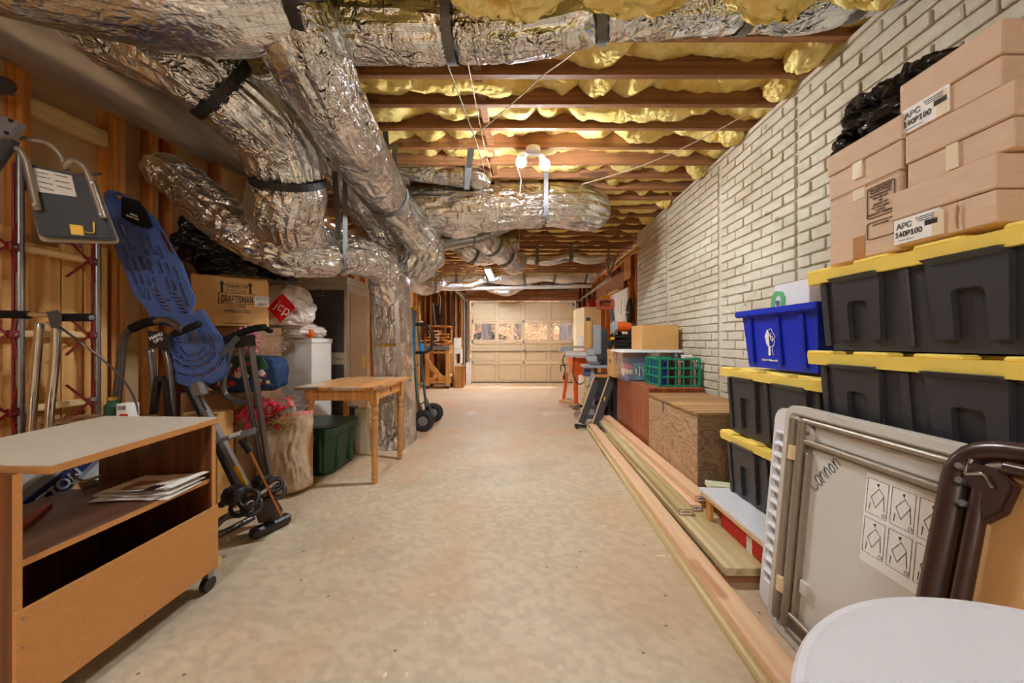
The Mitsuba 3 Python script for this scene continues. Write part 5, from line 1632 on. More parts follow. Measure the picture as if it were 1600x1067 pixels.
    a, b = P(306, 611, 1.95), P(386, 762, 1.88)
    add(sh, 'scale_label', bar(a + (b - a) * .78 + (0, -.002, 0), a + (b - a) * .98 + (0, -.002, 0), .022, .004, (0, -1, 0)), YELLOWP)
    for i in range(8):
        c = a + (b - a) * (.04 + .022 * i)
        add(sh, 'hole', cyl(c + (0, -.002, 0), c + (0, .004, 0), .0055, 10), INK)
    add(k, 'shaft_sleeve', bar(P(308, 596, 1.95), P(316, 618, 1.95), .05, .045, (0, -1, 0), .006), STEEL)
    add(k, 'rear_strut', bar(P(292, 600, 2.02), P(372, 765, 2.0), .03, .03, (0, -1, 0), .004), BLACK)
    # ankle lock rod with T handle
    add(k, 'lock_handle', cyl(P(337, 690, 1.9), P(368, 680, 1.9), .011, 14), GRAY, 30)
    add(k, 'lock_handle', hull([P(x, y, Y) for x, y in ((368, 676), (400, 667), (401, 677), (370, 686)) for Y in (1.89, 1.92)]), GRAY)
    add(k, 'white_ring', cyl(P(360, 682, 1.9), P(378, 676, 1.9), .0125, 14), PAPER, 30)
    add(k, 'grip_sleeve', cyl(P(378, 686, 1.9), P(391, 706, 1.91), .021, 16), BLACK, 30)
    add(k, 'lock_rod', cyl(P(391, 706, 1.91), P(440, 806, 1.96), .0075, 12), mat('copper_rod', lin(190, 130, 80), .2, 1.0), 30)
    # ankle cushions
    for c, s, sd in (((376, 782), 1.0, 1.84), ((418, 760), .8, 1.98)):
        o = P(*c, sd)
        add(k, 'ankle_cushion', blob(o + (-.03, 0, .03), (.055 * s, .05, .05 * s), 1, 3, .1, 1.5, power=.8), BLACK, True)
        for i, (dx, dz) in enumerate(((.045, .01), (.06, -.03), (.0, -.035))):
            add(k, 'ankle_loop', mv(torus(o + (dx, 0, dz), .042 * s, .011, (.5, -1, .6), 20, 8), np.eye(4)), BLACK, True)
        add(k, 'ankle_knob', mv(trimesh.creation.icosphere(2, .018), tr(*(o + (-.10, 0, -.02)))), BLACK, True)
    add(k, 'ankle_axle', cyl(P(384, 786, 1.84), P(440, 748, 2.02), .011, 12), CHROME, 30)
    # feet
    f0, f1 = P(392, 830, 1.90), P(452, 800, 2.10)
    f0[2] = f1[2] = .035
    add(k, 'foot_bar', bar(f0, f1, .06, .055, (0, 0, 1), .012), BLACK)
    add(k, 'foot_plate', hull([P(x, y, Y) for x, y in ((395, 792), (428, 774), (442, 796), (436, 812), (404, 818)) for Y in (1.98, 2.0)]), GUNMETAL)
    for z, pts in ((.06, [(336, 838), (362, 826), (396, 808)]), (.1, [(336, 822), (352, 808), (376, 802), (398, 800)])):
        q = [P(x, y, 1.86 + .003 * (x - 336)) for x, y in pts]
        for v in q:
            v[2] = max(v[2], .03)
        add(k, 'frame_tube', tube(q, .018, 14), GUNMETAL, True)


inversion_table()

# ---- cartons, bags and the rest of the heap
A_, B_ = P(298, 510, 2.47), P(418, 505, 2.72)
A_[2] = B_[2] = 1.217
MC = frame(A_, B_ - A_, (-(B_ - A_)[1], (B_ - A_)[0], 0))
WC = np.linalg.norm(B_ - A_)
k = thing('cardboard_box', 'tan cardboard box with printed arrows and block lettering under the black bags', 'cardboard box')
add(k, 'body', mv(box(0, WC, 0, .36, 0, .366, .004), MC), CARD_TAN)
for j in (0, 1):
    add(k, 'flap', mv(box(.001, WC - .001, .001 + .18 * j, .178 + .18 * j, .366, .370, .001), MC), CARD_TAN)
fx = lambda px: (px - 298) / 120. * WC
fz = lambda py: (509 - py) / 82. * .37
s_ = 250.
Mf = lambda x, z: MC @ frame((x, -.0012, z), (1, 0, 0), (0, 0, 1))
fr = rrect((395 - 340) / s_, (475 - 454) / s_, .004)
add(k, 'print_frame', mv(ext(fr.difference(fr.buffer(-.004)), .001), Mf(fx(368), fz(463))), INK)
add(k, 'lettering', text('CRAFTSMAN', .050, Mf(fx(368), fz(464)), .0012, True, width=.19), INK)
add(k, 'lettering', text('TOOL STORAGE', .024, Mf(fx(367), fz(476)), .0012, False, width=.105), INK)
add(k, 'lettering', text('INTERMEDIATE CHEST', .024, Mf(fx(368), fz(484)), .0012, False, width=.155), INK)
add(k, 'lettering', text('MAXIMUM STACK 10 HIGH', .010, Mf(fx(367), fz(450)), .0012, False, width=.12), INK)
for px in (344, 389):
    add(k, 'arrow', mv(ext([(-.007, -.045), (.007, -.045), (.007, .015), (.016, .015), (0, .045), (-.016, .015), (-.007, .015)], .001), Mf(fx(px), fz(444))), INK)
for i in range(5):
    b_ = sg.box(-.013, -.022, .013, .022)
    ic = [sg.Point(0, .003).buffer(.007), sg.box(-.006, -.013, .006, .004), sg.Polygon([(-.008, -.01), (.008, -.01), (0, .012)]), sg.box(-.009, -.003, .009, .003), sg.Point(0, -.003).buffer(.008)][i]
    add(k, 'icon', mv(ext(b_.difference(b_.buffer(-.002)).union(ic), .001), Mf(fx(353 + 7.3 * i), fz(442)) @ np.diag([.85, .85, 1, 1])), INK)
w_ = add(k, 'label_sheet', mv(box(-.045, .045, -.04, .04, 0, .0015), Mf(fx(408.5), fz(466))), PAPER)
add(w_, 'lettering', text('65029', .022, Mf(fx(408.5), fz(461)), .003, False, width=.075), INK)
for i in range(8):
    add(w_, 'barcode_line', mv(box(-.030 + i * .007, -.027 + i * .007, -.014, .006, .0, .003), Mf(fx(410), fz(470))), INK)
add(k, 'lettering', text('Sears Brands Management Corporation Hoffman Estates, IL 60179', .008, Mf(fx(367), fz(505)), .001, False, width=.16), INK)
carton('gray brown cardboard box right under the tan lettered box', -2.52, -2.05, 2.64, 2.96, .62, 1.213, mat_=CARD_DARK)
carton('gray brown cardboard box at the bottom of the stack below the tan lettered box', -2.52, -2.05, 2.64, 2.96, 0.002, .617, mat_=CARD_DARK)
carton('dull cardboard box that carries the blue floral bag', -2.25, -1.88, 2.28, 2.62, 0.002, .76, mat_=CARD_DARK)
k = carton('brown cardboard box with red labels standing behind the inversion table shaft', -2.10, -1.88, 2.14, 2.265, .002, .655, mat_=CARD_TAN)
add(k, 'red_label', box(-2.07, -2.03, 2.1385, 2.141, .24, .34), REDBRIGHT)
add(k, 'red_label', box(-2.07, -2.035, 2.1385, 2.141, .03, .12), REDBRIGHT)
carton('low cardboard box with bottles on it behind the low cabinet', -2.40, -1.98, 1.68, 1.90, .002, .70, mat_=CARD_DARK)
for i, (x, c) in enumerate(((-2.17, 'clear glass jar standing left behind the low cabinet top'), (-2.08, 'dark bottle standing between the glass jar and the milk carton'))):
    k = thing('jar', c, 'jar')
    add(k, 'body', mv(lathe([(0, 0), (.028, 0), (.03, .01), (.03, .07), (.018, .09), (.018, .10), (0, .10)], 20), tr(x, 1.76, .7015)), CLEAR if i == 0 else DARKGREEN, 30)
    add(k, 'cap', mv(lathe([(0, .1), (.02, .1), (.02, .115), (0, .115)], 20), tr(x, 1.76, .7015)), STEEL if i == 0 else BRASS, 30)
k = thing('milk_carton', 'small white carton with a red corner behind the low cabinet top', 'carton')
add(k, 'body', box(-2.04, -1.985, 1.74, 1.80, .7015, .785, .003), PAPER)
add(k, 'red_print', box(-2.02, -1.984, 1.7385, 1.745, .702, .735), REDBRIGHT)
add(k, 'lettering', text('220', .016, frame((-2.01, 1.7392, .765), (1, 0, 0), (0, 0, 1)), .001), INK)

k = thing('garbage_bag', 'round knotted black garbage bag on the left under the foil ducts', 'plastic bag')
add(k, 'body', blob((-2.34, 2.62, 1.84), (.18, .2, .16), 21, 5, .45, 1.6), BAGBLACK, 35)
k = thing('garbage_bag', 'flat black garbage bag spread over the tan lettered box', 'plastic bag')
add(k, 'body', blob((-2.18, 2.74, 1.68), (.28, .22, .12), 22, 5, .45, 1.8, flat=1.589), BAGBLACK, 35)
k = thing('garbage_bag', 'small black bag end hanging right of the tan lettered box', 'plastic bag')
add(k, 'body', blob((-1.97, 2.84, 1.64), (.09, .12, .06), 23, 4, .5, 1.8, flat=1.589), BAGBLACK, 35)

# shopping bags
k = thing('shopping_bag', 'knotted white shopping bag with a red square logo', 'plastic bag')
add(k, 'body', blob((-2.10, 3.12, 1.40), (.205, .15, .19), 31, 5, .30, 1.5, flat=1.245), BAGWHITE, 40)
add(k, 'knot', tube([(-2.0, 3.05, 1.50), (-1.96, 3.02, 1.55), (-1.93, 3.0, 1.56)], .018, 10), BAGWHITE, True)
Mj = frame((-2.03, 2.93, 1.385), (1, -.05, 0), (0, .1, 1))
sq = sg.Polygon([(-.125, 0), (0, .125), (.125, 0), (0, -.125)])
rd = add(k, 'red_square', mv(bevel_ext(sq, .004, .001), Mj), REDBRIGHT)
add(rd, 'lettering', mv(text('jcp', .075, np.eye(4), .003, False), Mj @ tr(0.01, -.01, .003) @ rot('z', -32)), PAPER)
k = thing('drawstring_bag', 'white plastic bag with a bright orange tie lying on the white box', 'plastic bag')
add(k, 'body', blob((-2.16, 3.36, 1.20), (.22, .22, .085), 33, 5, .3, 1.6, flat=1.133), BAGWHITE, 40)
add(k, 'tie', cat_([blob((-1.99, 3.25, 1.165), (.03, .03, .022), 4, 3, .4, 2), tube([(-2.06, 3.2, 1.19), (-2.02, 3.22, 1.18), (-1.99, 3.24, 1.17)], .012, 8), blob((-1.965, 3.24, 1.175), (.022, .02, .034), 6, 3, .4, 2)]), ORANGE, True)
k = thing('white_box', 'tall white carton standing beside the gray furnace', 'box')
add(k, 'body', box(-2.29, -1.985, 3.28, 3.62, .002, 1.12, .004), WHITE)
add(k, 'lid', box(-2.30, -1.975, 3.27, 3.63, 1.085, 1.131, .005), WHITE)

# blue floral bag and flower bags
k = thing('floral_bag', 'dark blue bag with embroidered flowers behind the inversion table legs', 'bag')
body = blob((-1.86, 2.36, .885), (.23, .10, .12), 41, 4, .10, 1.4, power=.5, flat=.762)
add(k, 'body', body, NAVY, 40)
add(k, 'front_flap', blob((-1.84, 2.285, .93), (.17, .03, .08), 42, 4, .12, 1.4, power=.8), DARKGREEN, 40)
r_ = random.Random(8)
bv = np.vstack([body.vertices, blob((-1.84, 2.285, .93), (.17, .03, .08), 42, 4, .12, 1.4, power=.8).vertices])
front_y = lambda x, z: bv[(abs(bv[:, 0] - x) < .02) & (abs(bv[:, 2] - z) < .02)][:, 1].min()
for i in range(40):
    x, z = -1.85 + r_.uniform(-.2, .19), .80 + r_.uniform(0, .16)
    c = [REDBRIGHT, MAGENTA, PINK, FLORAL_Y, PAPER, CRIMSON][i % 6]
    fl = so.unary_union([sg.Point(.009 * math.cos(a), .009 * math.sin(a)).buffer(.0075) for a in np.arange(0, 6.2, 1.256)])
    add(k, 'embroidered_flower', mv(ext(fl, .004), frame((x, front_y(x, z) + .001, z), (1, .02, 0), (0, 0, 1)) @ np.diag([1.4 if i % 4 == 0 else .8] * 2 + [1, 1])), c)
k = thing('flower_wrap', 'pink artificial flower in crinkled clear plastic above the blue floral bag', 'artificial flower')
for i in range(16):
    a = i * .39
    add(k, 'petal', mv(blob((.055, 0, 0), (.05, .016, .012), i, 2, .2, 2), tr(-1.86, 2.34, 1.10) @ rot('y', math.degrees(a)) @ rot('x', 20)), PINK, True)
add(k, 'clear_film', blob((-1.80, 2.36, 1.09), (.17, .12, .085), 45, 4, .35, 2.0), FILM, 30)
k = thing('poinsettia_bag', 'red artificial flowers in clear plastic on top of the taupe bag', 'artificial flowers')
r_ = random.Random(9)
for i in range(80):
    c = np.array([-1.79 + r_.uniform(-.21, .17), 2.40 + r_.uniform(-.13, .08), .60 + r_.uniform(-.07, .09)])
    add(k, 'petal', mv(blob((0, 0, 0), (.045, .02, .012), i, 2, .3, 2), tr(*c) @ rot('z', r_.uniform(0, 360)) @ rot('y', r_.uniform(-60, 60))), [CRIMSON, CRIMSON, REDBRIGHT, DARKRED][i % 4], True)
tw = [tube([(-1.66 + r_.uniform(-.08, .08), 2.36 + r_.uniform(-.04, .04), .50), (-1.64 + r_.uniform(-.12, .1), 2.34 + r_.uniform(-.08, .05), .56), (-1.62 + r_.uniform(-.16, .12), 2.32 + r_.uniform(-.09, .06), .56 + r_.uniform(-.05, .08))], .0022, 5, .03) for _ in range(60)]
add(k, 'twigs', tw, TWIG, kind='stuff')
add(k, 'clear_film', blob((-1.77, 2.42, .61), (.22, .14, .12), 47, 4, .35, 2.0), FILM, 30)


def taupe_bag():
    k = thing('plastic_bag', 'taupe plastic bag with cut-out handles and a pink rim on the floor', 'plastic bag')

    def fn(u, v):
        a = 2 * np.pi * u
        h = v
        rx = .165 * (1 + .10 * np.sin(3 * h * 3)) * np.where(h < .06, .55 + 7.5 * h, 1.0)
        ry = .12 * np.where(h < .06, .55 + 7.5 * h, 1.0)
        q = np.stack([np.cos(a) * 2.2, np.sin(a) * 2.2, h * 3.2], -1)
        n = 1 - np.abs(meshkit.fbm(q * 1.6 + 5, 3, 4) - .5) * 4
        n2 = 1 - np.abs(meshkit.noise(q * [4, 4, 1.2] + 9, 6) - .5) * 4
        k_ = 1 + .09 * n + .05 * n2
        z = .56 * h * (1 + .06 * np.cos(a + .5)) + .005
        return np.stack([-1.735 + rx * k_ * np.cos(a), 2.53 + ry * k_ * np.sin(a), z], -1)
    m, _ = grid(fn, 120, 60)
    add(k, 'body', m, BAGTAUPE, True)
    m2, _ = grid(lambda u, v: fn(u, .965 + .035 * v) + np.stack([.004 * np.cos(2 * np.pi * u), .004 * np.sin(2 * np.pi * u), 0 * u], -1), 80, 3)
    add(k, 'rim', m2, PINKTRIM, True)
    add(k, 'handle', mv(ribbon(smooth_path([(-1.72, 2.41, .535), (-1.71, 2.40, .62), (-1.66, 2.41, .665), (-1.61, 2.43, .67), (-1.60, 2.45, .60), (-1.60, 2.46, .55)], .02), .03, (0, .3, 1), .003), np.eye(4)), BAGTAUPE, True)


taupe_bag()


# ---- furnace cabinet
def furnace():
    k = thing('furnace', 'gray furnace cabinet with beige bands under the foil ducts', 'furnace')
    x0, x1, y0, y1 = -2.50, -1.895, 3.76, 4.27
    add(k, 'body', box(x0, x1 - .001, y0 + .012, y1, .002, 1.815, .01), FURNBEIGE)
    add(k, 'upper_panel', box(x0 + .01, x1 - .012, y0, y0 + .012, .985, 1.66, .004), FURN)
    add(k, 'lower_panel', box(x0 + .01, x1 - .012, y0, y0 + .012, .03, .845, .004), FURN)
    add(k, 'band', box(x0, x1, y0 - .004, y0 + .012, .85, .91, .004), FURNBEIGE)
    add(k, 'band', box(x0, x1, y0 - .004, y0 + .012, .915, .98, .004), FURNBEIGE)
    add(k, 'top_band', box(x0 - .01, x1 + .012, y0 - .012, y1, 1.665, 1.725, .006), FURNBEIGE)
    add(k, 'top_band', box(x0 - .004, x1 + .006, y0 - .004, y1, 1.73, 1.78, .006), FURNBEIGE)
    add(k, 'corner_trim', box(x1 - .03, x1 + .002, y0 - .002, y0 + .02, .03, 1.66, .003), FURNBEIGE)
    add(k, 'side_panel', box(x1 - .002, x1 + .006, y0 + .07, y1 - .01, .05, 1.64, .003), CARD_TAN if False else mat('furnace_side', lin(196, 168, 140), .32))
    add(k, 'warning_sticker', box(x1 + .005, x1 + .008, 4.12, 4.2, .78, .92), YELLOWP)
    for x in (x0 + .30, x0 + .34):
        add(k, 'scratch_mark', box(x, x + .012, y0 - .001, y0 + .002, 1.59, 1.605), PAPER)


furnace()


def pine_table():
    k = thing('pine_table', 'small pine table with turned legs in front of the foil plenum', 'table')
    x0, x1, y0, y1, z = -1.735, -1.09, 2.61, 3.43, .752
    c = .13
    pts = [(x0 + c, y1), (x1, y1), (x1, y0 + .03), (x1 - .03, y0 - .005)] + [(x0 + (x1 - .03 - x0) * t, y0 - .005 - .0 * math.sin(math.pi * t)) for t in (.75, .5, .25)] + [(x0 + .02, y0), (x0, y0 + .02), (x0, y1 - c)]
    add(k, 'table_top', bevel_ext(sg.Polygon(pts).buffer(-.008).buffer(.008), .022, .004).apply_translation((0, 0, z - .022)), TABLETOP)
    lx0, lx1, ly0, ly1 = -1.64, -1.135, 2.68, 3.24
    for a, b in (((lx0, ly0), (lx1, ly0)), ((lx1, ly0), (lx1, ly1)), ((lx0, ly0), (lx0, ly1)), ((lx0, ly1), (lx1, ly1))):
        add(k, 'apron', bar((*a, z - .067), (*b, z - .067), .018, .085, (0, 0, 1), .002), HONEY)
    add(k, 'drawer_pull', box(lx1 + .009, lx1 + .014, 2.98, 2.992, z - .085, z - .05, .001), INK)
    prof = [(0, 0), (.017, 0), (.022, .008), (.024, .02), (.019, .032), (.024, .040), (.026, .05), (.020, .062), (.024, .07), (.0225, .10), (.024, .30), (.0255, .44), (.0265, .475), (.020, .482), (.026, .49), (.028, .505), (.022, .52),
            (.0205, .53), (.027, .545), (.030, .565), (.027, .585), (.021, .597), (.027, .605), (.027, .615), (0, .615)]
    for x, y in ((lx0, ly0), (lx1, ly0), (lx0, ly1), (lx1, ly1)):
        l = cat_([mv(lathe(prof, 28), tr(x, y, 0)), box(x - .027, x + .027, y - .027, y + .027, .61, z - .024, .004)])
        add(k, 'leg', l, HONEY, 35)


pine_table()


def green_tote():
    k = thing('green_tote', 'dark green lidded tote on the floor under the pine table', 'storage bin')
    x0, x1, y0, y1, h = -1.975, -1.53, 2.79, 3.30, .40
    ch = lambda i, z, c=.05: [(x0 + i + c, y0 + i, z), (x0 + i, y0 + i + c, z), (x0 + i, y1 - i - c, z), (x0 + i + c, y1 - i, z), (x1 - i - c, y1 - i, z), (x1 - i, y1 - i - c, z), (x1 - i, y0 + i + c, z), (x1 - i - c, y0 + i, z)]
    b = add(k, 'body', hull(ch(.035, .002) + ch(.012, h - .05)), GREENBIN)
    add(k, 'lid', cat_([hull(ch(.004, h - .07, .05) + ch(0, h - .012, .05) + ch(.012, h, .05))]), GREENBIN)
    add(k, 'lid_panel', hull(ch(.05, h - .002, .05) + ch(.055, h + .004, .05)), GREENBIN)
    add(b, 'handle', box(x0 + .13, x1 - .13, y0 - .012, y0 + .03, h - .11, h - .07, .006), GREENBIN)
    for x in (x0 + .11, x1 - .11):
        add(b, 'rib', box(x - .02, x + .02, y0 + .004, y0 + .05, .03, h - .08, .01), GREENBIN)
    for y in (y0 + .15, y1 - .15):
        add(b, 'rib', box(x1 - .05, x1 - .006, y - .035, y + .035, .03, h - .08, .01), GREENBIN)


green_tote()
k = thing('cream_panel', 'cream painted board standing on edge under the pine table by the plenum', 'board')
add(k, 'panel', box(-1.62, -1.50, 3.36, 3.44, .002, .445, .006), mat('cream_board', lin(202, 196, 170), .55))
add(k, 'dark_slab', box(-1.70, -1.624, 3.37, 3.45, .002, .46, .004), DGRAY)
# ---------------------------------------------------------------- far left: hand truck and scrap rack
def hand_truck():
    k = thing('hand_truck', 'hand truck with a black loop handle and pneumatic tires behind the foil plenum', 'hand truck')
    for y in (4.30, 4.62):
        add(k, 'rail', cyl((-1.27, y, .22), (-1.38, y, 1.36), .016, 14), TEAL, 30)
    for z in (.3, .55, .8, 1.05):
        add(k, 'cross_bar', bar((-1.278 - .096 * (z - .3) / 1.0, 4.3, z), (-1.278 - .096 * (z - .3), 4.62, z), .02, .012), TEAL)
    add(k, 'loop_handle', bent([P(649, 507, 4.36), P(668, 507, 4.36), P(675, 520, 4.36), P(674, 545, 4.36), P(666, 551, 4.36), P(649, 551, 4.36)], .016, 12, .06), BLACK, True)
    add(k, 'nose_plate', box(-1.50, -1.27, 4.28, 4.64, .004, .014, .002), TEAL)
    add(k, 'axle', cyl((-1.19, 4.2, .135), (-1.19, 4.74, .135), .011, 12), STEEL, 30)
    for y, s in ((4.22, -1), (4.70, 1)):
        w = add(k, 'tire', torus((-1.19, y, .133), .092, .040, (0, 1, 0), 32, 14), RUBBER, True)
        add(w, 'hub', cyl((-1.19, y - .03, .133), (-1.19, y + .03, .133), .058, 20), GRAY, 30)
        add(k, 'axle_bracket', bar((-1.27, 4.30 if s < 0 else 4.62, .34), (-1.19, 4.28 if s < 0 else 4.64, .135), .02, .03), STEEL)
    add(k, 'blue_tag', box(P(660, 540, 4.37)[0] - .03, P(660, 540, 4.37)[0] + .03, 4.33, 4.35, P(660, 543, 4.37)[2] - .05, P(660, 540, 4.37)[2] + .03, .008), SKYBLUE)


hand_truck()


def scrap_rack():
    k = thing('scrap_rack', 'rolling pine rack holding scrap lumber near the left of the garage door', 'rack')
    x0, x1, y0, y1 = -2.18, -1.70, 8.05, 8.45
    for x in (x0, x1):
        for y in (y0, y1):
            add(k, 'post', box(x - .045, x + .045, y - .02, y + .02, .07, 1.02, .003), PINE_Z)
            add(k, 'caster', cyl((x, y - .012, .03), (x, y + .012, .03), .03, 12), RUBBER, 30)
            add(k, 'caster_plate', box(x - .03, x + .03, y - .03, y + .03, .055, .07), STEEL)
    for z in (.13, .82):
        add(k, 'shelf', box(x0 - .03, x1 + .03, y0, y1, z, z + .04, .003), PINE_Z)
    add(k, 'gray_rail', box(x0 - .04, x1 + .05, y0 - .04, y0 - .021, .90, 1.0, .003), GRAY)
    add(k, 'top_frame', box(x0 - .04, x1 + .04, y0, y1, 1.44, 1.47, .003), STUD)
    for x in (x0, x1):
        add(k, 'upper_post', box(x - .02, x + .02, y1 - .02, y1 + .02, 1.02, 1.44, .003), STUD)
    add(k, 'diagonal_board', bar((x0, y0 - .06, .66), (x1 - .12, y0 - .06, .22), .02, .12, (0, 0, 1), .003), PINE_Z)
    r = random.Random(12)
    for i in range(14):
        L, h, w = r.uniform(.08, .2), r.uniform(.03, .045), r.uniform(.06, .1)
        row, colm = divmod(i, 3)
        add(None, 'scrap_block', mv(box(-L / 2, L / 2, -.15, .12, -h / 2, h / 2, .003), tr(-2.13 + colm * .17 + r.uniform(-.02, .02), 8.23, 1.045 + row * .075) @ rot('y', r.uniform(-22, 22))), [PINE_Z, PINK_Y, STUD][i % 3], False,
            'sawn wood scrap in the pile on the rolling pine rack', 'wood scrap', 'wood scraps on the rolling rack')
    for i in range(4):
        add(None, 'scrap_block', mv(box(-.09, .09, -.12, .12, -.03, .03, .003), tr(-2.08 + .11 * i, 8.22, .21 + .062 * (i % 2)) @ rot('y', (-8, 12, 4, -16)[i])), [PINE_Z, PINK_Y][i % 2], False,
            'wood scrap lying on the bottom shelf of the rolling rack', 'wood scrap', 'wood scraps on the bottom shelf of the rack')


scrap_rack()
k = thing('white_crate', 'tall white hollow box standing right of the scrap rack', 'box')
xw = (710 - CX) / 66.
add(k, 'upper_box', box(-1.655, -1.505, 8.5, 8.7, .93, 1.19, .004), WHITE)
add(k, 'middle_box', cat_([box(-1.655, -1.47, 8.5, 8.7, .80, .92, .004), box(-1.655, -1.62, 8.5, 8.7, .56, .80, .003), box(-1.5, -1.47, 8.5, 8.7, .56, .80, .003)]), WHITE)
add(k, 'lower_box', box(-1.655, -1.50, 8.5, 8.7, .002, .55, .004), WHITE)
k = thing('open_wood_box', 'upright open wooden box on the floor by the garage door', 'box')
x0, x1, y0, y1 = -1.56, -1.36, 8.15, 8.42
for nm, m in (('side', box(x0, x1, y0, y0 + .018, .002, .50, .002)), ('side', box(x0, x0 + .018, y0, y1, .002, .50, .002)), ('side', box(x0, x1, y1 - .018, y1, .002, .50, .002)), ('top', box(x0, x1, y0, y1, .50, .518, .002)), ('bottom', box(x0 + .018, x1, y0 + .018, y1 - .018, .01, .03))):
    add(k, nm, m, HONEY)
k = thing('white_stack', 'short stack of white boxes beside the left door track', 'box')
add(k, 'upper_box', box(-1.395, -1.32 + .02, 8.75, 9.0, .30, .56, .004), WHITE)
add(k, 'lower_box', box(-1.395, -1.32 + .02, 8.75, 9.0, .002, .295, .004), WHITE)
for i, (x, w, h, m_, l) in enumerate(((-1.70, .06, 2.42, STUD, 'brown board leaning upright left of the pale pole by the garage door'), (-1.54, .035, 2.4, PINE_Z, 'thin bright board leaning upright beside the pale pole'), (-1.48, .03, 2.38, LGRAY, 'pale pole leaning upright beside the left door track'), (-1.79, .05, 2.35, DGRAY, 'dark metal bar leaning upright at the back wall'), (-2.05, .12, 2.3, WALNUT, 'wide dark board leaning upright at the back wall'))):
    k = thing('leaning_plank', l, 'board')
    add(k, 'plank', bar((x, 9.02, .002), (x - .02, 9.15, h), w, .025, (0, -1, 0), .003), m_)
k = thing('garment_cover', 'dark shape in a pale frame hanging on the studs near the garage door', 'bag')
o = P(682, 492, 8.9)
add(k, 'cover', hull([o + d for d in ((-.06, 0, .25), (.06, 0, .25), (.07, 0, -.25), (-.02, 0, -.28), (-.06, .05, .2), (.06, .05, .2), (.06, .05, -.24))]), BLACK)
add(k, 'frame_edge', bar(o + (-.09, .0, .30), o + (-.02, .0, -.28), .02, .02), LGRAY)
add(k, 'hook', bent([o + (0, .02, .24), o + (0, .02, .30), o + (0, .29, .30)], .008, 8, .02), STEEL)
k = thing('wall_tools', 'yellow and red hand tools on a small white shelf behind the hand truck', 'tools')
o = P(656, 502, 6.2)
add(k, 'shelf', cat_([box(o[0] - .09, o[0] + .04, 6.1, 6.3, o[2] - .01, o[2] + .004, .002), box(o[0] - .09, o[0] + .04, 6.1, 6.3, o[2] - .36, o[2] - .346, .002)]), WHITE)
add(k, 'yellow_tool', mv(blob((0, 0, 0), (.03, .04, .07), 3, 3, .4, 2), tr(o[0] - .005, 6.15, o[2] + .07)), YELLOWP, True)
add(k, 'red_tool', box(o[0] - .05, o[0] + .0, 6.12, 6.2, o[2] - .34, o[2] - .2, .01), RED)
add(k, 'post', box(o[0] - .07, o[0] - .04, 6.28, 6.32, .0, 1.75, .003), PINE_Z)
k = thing('blue_level', 'blue level standing upright with a yellow cap against the studs behind the plenum', 'tool')
o = P(648, 480, 5.0)
add(k, 'rail', box(o[0] - .012, o[0] + .008, 5.0, 5.03, .9, 1.55, .003), SKYBLUE)
add(k, 'cap', box(o[0] - .015, o[0] + .02, 4.99, 5.04, 1.55, 1.62, .006), YELLOWP)
add(k, 'board', box(o[0] - .08, o[0] + .05, 5.04, 5.08, .002, 1.6, .003), PINE_Z)


# ---------------------------------------------------------------- workshop on the right
def tool_stand():
    k = thing('roller_stand', 'folded black steel stand with small wheels leaning beside the bandsaw', 'tool stand')
    lo, hi = np.array([.93, 4.30, .06]), np.array([1.17, 4.42, .64])
    w = np.array([-.16, .1, 0])
    for o in (np.zeros(3), w):
        a, b = lo + o, hi + o
        add(k, 'rail', bar(a, b, .03, .085, (1, 0, -.4), .004), DGRAY)
        add(k, 'rail_edge', bar(a + (-.046, -.004, .018), b + (-.046, -.004, .018), .032, .010, (1, 0, -.4)), CARD)
        add(k, 'wheel', cyl(a + (-.06, -.05, -.03), a + (-.06, -.02, -.03), .03, 14), RUBBER, 30)
        add(k, 'foot', bar(a + (-.09, -.03, -.02), a + (.06, -.03, -.035), .04, .03), BLACK)
    for t in (.15, .35, .97):
        add(k, 'cross_bar', bar(lo + (hi - lo) * t, lo + w + (hi - lo) * t, .03, .05), DGRAY)
    add(k, 'pine_top', mv(box(-.13, .12, -.06, .06, 0, .03, .004), tr(*(hi + w / 2 + (0, 0, .0)))), HONEY)
    add(k, 'label', box(*(lo + (hi - lo) * .5)[[0, 0]] + np.array([-.016, -.004]), 4.30, 4.305, .36, .41), YELLOWP)


tool_stand()


def wood_stand():
    k = thing('caster_stand', 'tan wooden stand leg with twin chrome casters leaning by the orange saw', 'tool stand')
    lo, hi = np.array([.86, 4.90, .09]), np.array([1.02, 5.05, .66])
    add(k, 'leg', bar(lo, hi, .045, .06, (1, 0, 0), .004), TREATED_Y)
    add(k, 'bracket', bar(hi - (0, 0, .12), hi + (.03, 0, .06), .07, .07), BLACK)
    add(k, 'foot', bar(lo + (.02, 0, .05), lo + (-.01, 0, -.08), .07, .05), BLACK)
    for z in (.07, .17):
        add(k, 'caster', cyl((.79, 4.88, z), (.79, 4.92, z), .045, 18), CHROME, 30)
        add(k, 'caster_fork', bar((.79, 4.9, z), (.87, 4.9, z + .02), .02, .03), BLACK)
    for z in (.63, .68):
        add(k, 'roller', cyl((.90, 4.98, z), (1.0, 5.0, z), .03, 16), SLATE, 30)


wood_stand()


